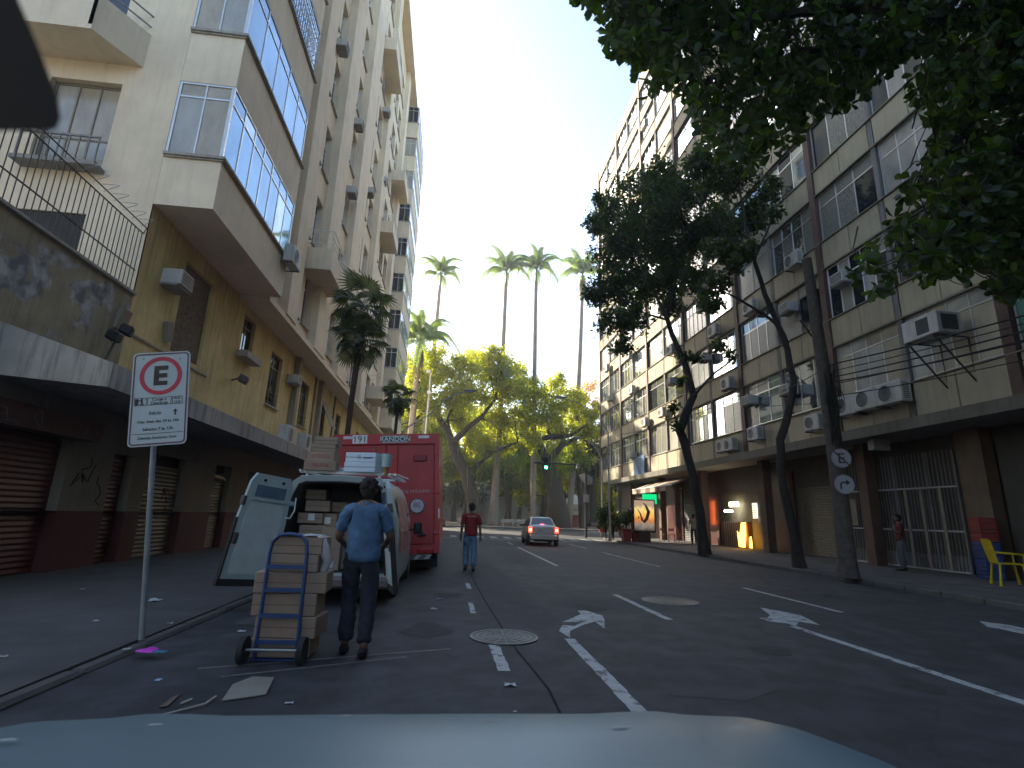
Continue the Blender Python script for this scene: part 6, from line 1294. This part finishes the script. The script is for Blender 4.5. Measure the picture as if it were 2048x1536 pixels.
# low background greenery, dark understorey
bl=[]
for i in range(46):
    x=-26+i*1.35; bl.append((x,104+rnd.uniform(-5,8),rnd.uniform(5.,14.5),rnd.uniform(2.4,3.6)))
for i in range(30):
    bl.append((-20+i*1.5,108+rnd.uniform(-3,3),rnd.uniform(1.5,5.5),rnd.uniform(1.2,2.2)) if i<15 or i>27 else (-20+i*1.5,108,9,2.))
for i in range(14):
    bl.append((-34+i*1.9,94+rnd.uniform(-4,4),rnd.uniform(3,15),rnd.uniform(2.2,3.4)))
P=np.concatenate([blob_points(q[:3],q[3],int(70*q[3]**2)) for q in bl]); V,F=leafgeo(P,.55,False,.5); o=link('distant_park_trees',fastmesh('distant_park_trees',V,F,dkleaf)); props(o,'dark mass of far park trees under and behind the big crowns','trees',kind='stuff')
for i in range(7):
    x=-9+i*5.6+rnd.uniform(-1.5,1.5); b=MB(); limb(b,[(x,98,.1),(x+.3,98,5),(x+rnd.uniform(-1,1),98,11)],[.45,.35,.25]); t=thing('slender_tree',['leftmost slender','second slender','third slender','middle slender','fifth slender','sixth slender','rightmost slender'][i]+' far trunk in the dark background of the park','tree',(x,98,.1),group='far trunks in the park'); part('trunk',b,bark,t,True)
# hanging roots and vines
b=MB()
for i in range(150):
    x,y=rnd.uniform(860,1180),rnd.uniform(880,930); p=onY(x,y,rnd.uniform(70,76)); l=rnd.uniform(1.2,4.2); b.tube([p,p+Vector((rnd.uniform(-.2,.2),0,-l*.5)),p+Vector((rnd.uniform(-.2,.2),0,-l))],[.03,.05,.02],3,caps=False)
o=single('hanging_vines',b,y2leaf,'thin vines and aerial roots hanging under the park crowns','vines'); o['kind']='stuff'
# ---- royal palms
def frond_mesh(L=3.6, droop=1.5, nl=34, ll=.62):
    b=MB(); pts=[]
    for i in range(13): t=i/12; pts.append(Vector((0,L*(t-.12*t**3),L*.42*math.sin(t*2.2)*(1-.25*t)-droop*t**2.4)))
    b.tube(pts,[.05*(1-.8*i/12) for i in range(13)],4,caps=False)
    for i in range(nl):
        t=.14+.86*i/nl; k=t*12; j=min(int(k),11); p=pts[j].lerp(pts[j+1],k-j); tg=(pts[j+1]-pts[j]).normalized(); l=ll*(1-.5*abs(t-.45)-.3*t*t)
        for s in (-1,1):
            for r_ in range(2):
                d=(Vector((s*(1-.25*r_),.35,-.35-.35*r_+rnd.uniform(-.15,.15)))).normalized()*l; q=p+d*.55; e=p+d+Vector((0,0,-l*.38)); w=tg*.035
                b.add([p-w,p+w,q+w*1.2,q-w*1.2],[(0,1,2,3)]); b.add([q-w*1.2,q+w*1.2,e],[(0,1,2)])
    return b
pfl=leafmat('palm_frond',(.09,.14,.12),(.14,.20,.16),.5)
fms=[frond_mesh(3.7,d).mesh('frond',[pfl]) for d in (1.2,2.0,3.0)]
dfb=MB()
for k in range(26):
    a=rnd.uniform(-.25,.25); dfb.add([(a*.8,.28,-.1*k*.3),(a*.8+.05,.30,-.1*k*.3),(a*1.1+.02,.42+rnd.uniform(0,.25),-1.1-.09*k)],[(0,1,2)])
dfm=dfb.mesh('dead_frond',[leafmat('dead_frond_leaf',(.10,.085,.05),(.18,.15,.09),.3)])
def royal(label, base, top, sc=1., nf=15, skirt=False, group='tall royal palms in the park'):
    t=thing('palm_tree',label,'palm tree',base,0,group); B=Vector(base); T=Vector(top); H=T.z-B.z; b=MB(); pts=[];rr=[]
    for i in range(15):
        u=i/14; p=B.lerp(T,u)+Vector((math.sin(u*math.pi)*(T.x-B.x)*.15,0,0)); pts.append(p); rr.append((.34+.14*math.exp(-u*8)+.05*math.sin(u*3.1)-.10*u)*sc)
    b.tube(pts,rr,10); part('trunk',b,palmbark,t,True)
    b=MB(); b.tube([T,T+Vector((0,0,1.4*sc)),T+Vector((0,0,1.9*sc))],[.22*sc,.17*sc,.08*sc],8); part('crownshaft',b,mat('crownshaft',(.10,.15,.08),.5),t,True)
    for i in range(nf):
        a=i*2.399+rnd.uniform(-.2,.2); e=(.9-1.25*i/nf)+rnd.uniform(-.1,.1); s=sc*1.32*rnd.uniform(.85,1.1)
        link('frond',fms[0 if e>.3 else (1 if e>-.1 else 2)],t,tuple(T-B+Vector((0,0,1.8*sc))),(e,rnd.uniform(-.2,.2),a),(s,s,s))
    if skirt:
        for i in range(14):
            a=i*2.399; link('dead_frond',dfm,t,tuple(T-B+Vector((0,0,.9*sc))),(rnd.uniform(-.12,.12),rnd.uniform(-.1,.1),a),(sc,sc,sc*rnd.uniform(.8,1.3)))
    return t
def tz(px_,py_,Y): p=onY(px_,py_,Y); return (p.x,p.y,p.z)
p=tz(880,572,76); royal('far-left royal palm standing alone against the sky',(p[0]-1.3,76,.14),p)
p=tz(1012,566,75); royal('royal palm left of the touching pair in mid sky',(6.3,75,.14),p,1.05)
p=tz(1072,562,74); royal('royal palm right of the touching pair in mid sky',(11.55,74,.14),p,1.05)
p=tz(1165,570,76); royal('royal palm partly hidden by the crown of the round street tree',(16.9,76,.14),p,1.05,skirt=True)
p=tz(838,715,70); royal('shorter shaggy palm with hanging dead fronds at the left edge of the park',(-6.2,70,.14),p,1.25,18,True,group=None)
p=tz(1000,900,73.5); royal('palm with a pale lit trunk left of the silver car, its crown lost among branches',(5.7,73.5,.14),tz(1003,800,73.5),1.2,8,group=None)
# ---- fan palms on the left pavement
def fanfrond(Rf=.68, pet=.75, ns=22):
    b=MB(); b.tube([(0,0,0),(0,pet*.5,.03),(0,pet,0)],[.014,.011,.009],4,caps=False)
    for i in range(ns):
        a0=R(-125+250*i/ns); a1=R(-125+250*(i+.92)/ns); am=(a0+a1)/2; c=Vector((0,pet,0)); f=lambda a,r_,z: c+Vector((math.sin(a)*r_,math.cos(a)*r_,z))
        b.add([c,f(a0,Rf*.6,-.04),f(am,Rf*.62,.0),f(a1,Rf*.6,-.04)],[(0,1,2),(0,2,3)])
        tipz=-.16-.22*rnd.random(); r2=Rf*rnd.uniform(.92,1.08); b.add([f(a0,Rf*.6,-.04),f(am,Rf*.62,0),f(a1,Rf*.6,-.04),f(am+.01,r2,tipz)],[(0,1,3),(1,2,3)])
    return b.mesh('frond',[leafmat('fan_frond',(.035,.055,.035),(.09,.115,.065),.4)])
ff=[fanfrond(),fanfrond(.72,.85),fanfrond(.6,.6)]
def fanpalm(label, base, top, sc=1., heads=((0,0,0,1.),)):
    t=thing('fan_palm',label,'palm tree',base,0,'fan palms on the left pavement'); B=Vector(base); T=Vector(top); b=MB()
    b.tube([B,B.lerp(T,.3)+Vector((.05,0,0)),B.lerp(T,.65),T],[.14,.11,.10,.13],9); part('trunk',b,mat('fan_trunk',(.07,.05,.035),.95,var=.4,scale=9,bump=.8),t,True)
    for hx,hy,hz,hs in heads:
        for i in range(19):
            a=i*2.399; e=1.15-2.3*(i/19)+rnd.uniform(-.12,.12); s=sc*hs*rnd.uniform(.9,1.15); link('frond',ff[i%3],t,tuple(T-B+Vector((hx,hy,hz))),(e,rnd.uniform(-.3,.3),a),(s,s,s))
    b=MB()
    for i in range(60): a=rnd.uniform(0,6.28); z=rnd.uniform(-.9,0); b.tube([T+Vector((.1*math.cos(a),.1*math.sin(a),z)),T+Vector((.3*math.cos(a),.3*math.sin(a),z-.35))],[.02,.008],3,caps=False)
    part('dead_skirt',b,mat('dead_fibre',(.05,.04,.03),.95),t,True,kind='stuff')
p=onY(722,665,19.8); q_=onY(683,960,20.2)
fanpalm('near fan palm with a double head in front of the left facade',(q_.x-.1,20.2,.05),(p.x,19.8,p.z),.95,((0,0,-.25,.9),(-.1,.1,1.05,1.02)))
p=onY(797,800,36.6); fanpalm('smaller farther fan palm seen at the end of the left facade',(-4.1,36.6,.05),(p.x,36.6,p.z),1.0,((0,0,.2,1.),))
# ---- planter plants at the right corner
shl=leafmat('shrub_leaf',(.02,.05,.025),(.06,.10,.04),.4); shy=leafmat('croton_leaf',(.10,.07,.02),(.20,.13,.03),.4)
def shrub(label, c, r_, h, lm, n=420, size=.22, bs=3):
    t=thing('potted_shrub',label,'shrub',c,0,'shrubs at the corner of the right pavement'); b=MB()
    for k in range(6): b.tube([(0,0,0),(rnd.uniform(-.1,.1),rnd.uniform(-.1,.1),h*.5),(rnd.uniform(-.3,.3)*r_,rnd.uniform(-.3,.3)*r_,h*.9)],[.025,.018,.01],5)
    part('stem',b,bark,t); P=np.concatenate([blob_points((rnd.uniform(-.4,.4)*r_,rnd.uniform(-.4,.4)*r_,h*(.45+.5*k/bs)),r_*.7,n//bs) for k in range(bs)]); V,F=leafgeo(P,size,True,-.1,.35); o=link('foliage',fastmesh('foliage',V,F,lm),t); o['kind']='stuff'
shrub('leafy shrub in the left red planter',(11.35,34.0,.8),.55,1.2,shl); shrub('leafy shrub in the right red planter',(11.95,33.8,.8),.6,1.5,shl)
shrub('tall dark leafy shrub around the foot of the street lamp',(10.2,34.6,.12),.75,2.6,shl,800); shrub('orange-tinged shrub between lamp and planters',(10.8,34.9,.12),.5,1.9,shy,420,.25); shrub('low shrub left of the street lamp',(9.7+1.4,36.2,.12),.6,1.9,shl,500)

# ================================================================ FAR BUILDINGS
fb=thing('pink_house','pale pink old building with white shopfronts seen under the park trees','building',(20,112,.14)); pk=mat('pale_pink_wall',(.42,.33,.33),.85,var=.1,scale=.5,streak=.3,stain=(.2,.15,.14))
part('wall',MB().box(1.6,42,112,126,.14,15),pk,fb,True); part('shopfront',MB().box(7.5,20,111.7,112,.14,5.4),mat('shop_white',(.40,.48,.50),.7,var=.1),fb,True); part('cornice',MB().box(7,20.5,111.4,112,5.4,5.8),darkframe,fb,True)
for i in range(12):
    for z in (7.2,11): part('window',MB().box(4+i*3.1,5.3+i*3.1,111.9,112.02,z,z+2.3),gl_dark,fb,True)
for i in range(4): part('roller_shutter',MB().box(8.2+i*3,10.8+i*3,111.62,111.7,.14,4.6),mat('pale_shutter',(.45,.52,.53),.6),fb,True)
fb=thing('grey_building','plain grey building far back at the left of the park','building',(-40,118,.14)); part('wall',MB().box(-60,1.5,118,135,.14,16),mat('grey_wall',(.16,.16,.17),.9,streak=.3),fb,True)
for i in range(16): part('window',MB().box(-58+i*3.6,-56.2+i*3.6,117.9,118.02,5,7),gl_dark,fb,True)
k_=thing('kiosk','small white-roofed kiosk with a red base in the park, right of the massive trunk','kiosk',(20.6,88,.14)); part('base',MB().box(18.8,22.4,87,89.5,.14,2.0),mat('kiosk_red',(.22,.05,.04),.6),k_,True); part('window_band',MB().box(18.9,22.3,87.1,89.4,2,2.9),whitep,k_,True)
b=MB(); b.add([(18.2,86.4,2.9),(23,86.4,2.9),(23,90,2.9),(18.2,90,2.9),(18.2,86.4,3.7),(23,86.4,3.7),(23,90,3.7),(18.2,90,3.7),(20.6,88.2,5.4)],[(0,1,5,4),(1,2,6,5),(2,3,7,6),(3,0,4,7),(4,5,8),(5,6,8),(6,7,8),(7,4,8)]); part('roof',b,mat('kiosk_roof',(.5,.55,.58),.6),k_,True)
fb=thing('corner_building','cream building across the side street beyond the right-hand block','building',(45,80,.14)); part('wall',MB().box(34,60,66,110,.14,30),mat('corner_wall',(.42,.38,.30),.85,streak=.3),fb,True)
for i in range(10):
    for k in range(7): part('window',MB().box(33.9,34.02,68+i*4,70+i*4,4+k*3.6,6+k*3.6),gl_dark,fb,True)
aw2=thing('tent_awning','grey-white stretched awning sticking out at the far end of the right-hand block','awning',(13.0,50,4)); b=MB(); 
c=[tuple(onY(x,y,50)) for x,y in ((1170,946),(1200,954),(1200,968))]; b.prism([(c[0][0],50,c[0][2]),(13.6,50.5,c[1][2]),(13.6,50.5,c[2][2]),(c[0][0]+.3,50.2,c[0][2]-.5)],(0,2.5,0)); part('canvas',b,mat('tent_canvas',(.35,.34,.32),.8),aw2,True)
# street sign and a few park bench shapes
for i,x in enumerate((7.6,9.6,2.0,-3.0)):
    t=thing('park_bench',['bench in front of the two pale palm trunks','bench left of the massive trunk','bench by the foot of the forked tree','bench at the left of the park'][i],'bench',(x,70,.14)); part('seat',MB().box(-.9,.9,-.25,.25,.4,.48),concrete,t); part('leg',MB().box(-.7,-.55,-.2,.2,0,.4),concrete,t); part('leg',MB().box(.55,.7,-.2,.2,0,.4),concrete,t)
    part('backrest',MB().box(-.9,.9,.22,.28,.55,.95),concrete,t)
t=thing('speed_camera_box','pale lit lantern on a post far left in the park','lamp',(-.6,80,.14)); part('post',MB().tube([(-.6,80,.14),(-.6,80,5.4)],.08,6),darksteel,t,True); part('lantern',MB().rbox((-.6,80,5.7),(.5,.5,.5),.08),whitep,t,True)
# tidy: remove prototypes' placeholder state
for o in list(bpy.data.objects):
    if o.type=='MESH' and o.data and len(o.data.vertices)==0: bpy.data.objects.remove(o)
# ================================================================ ADDED HAZE
hz=bpy.data.materials.new('glow_haze'); hz.use_nodes=True; n=hz.node_tree.nodes; n.remove(n['Principled BSDF']); pv=n.new('ShaderNodeVolumePrincipled'); pv.inputs['Color'].default_value=(.93,.97,1,1); pv.inputs['Density'].default_value=.0009; pv.inputs['Anisotropy'].default_value=.55
hz.node_tree.links.new(pv.outputs[0], n['Material Output'].inputs['Volume'])
b=MB(); b.box(-130,130,-120,200,-1.4,60); o=link('haze', b.mesh('haze',[hz])); o['kind']='stuff'  # thin volume added to lay a veiling glow over far things
# unseen street behind the viewpoint: plain blocks added to cut foreground skylight
for nm,(x0,x1,y0,y1,h),c in (('cream block across the side street, behind the viewpoint on the left',(-30,-8.5,-75,-4,16),'grey_pilaster'),('plain block behind the viewpoint on the right',(14.2,34,-75,-1.6,32),'grey_pilaster')):
    t=thing('unseen_block',nm,'building',((x0+x1)/2,(y0+y1)/2,0)); part('wall',MB().box(x0,x1,y0,y1,0,h),MATS[c],t,True)
    X=x1+.02 if x0<0 else x0-.02
    for k in range(8):
        for i in range(16):
            y=y1-3-i*4.4; m_=MB(); m_.box(X-.02,X+.02,y-1.8,y,5+k*3.3,6.9+k*3.3); part('window',m_,gl_dark,t,True)
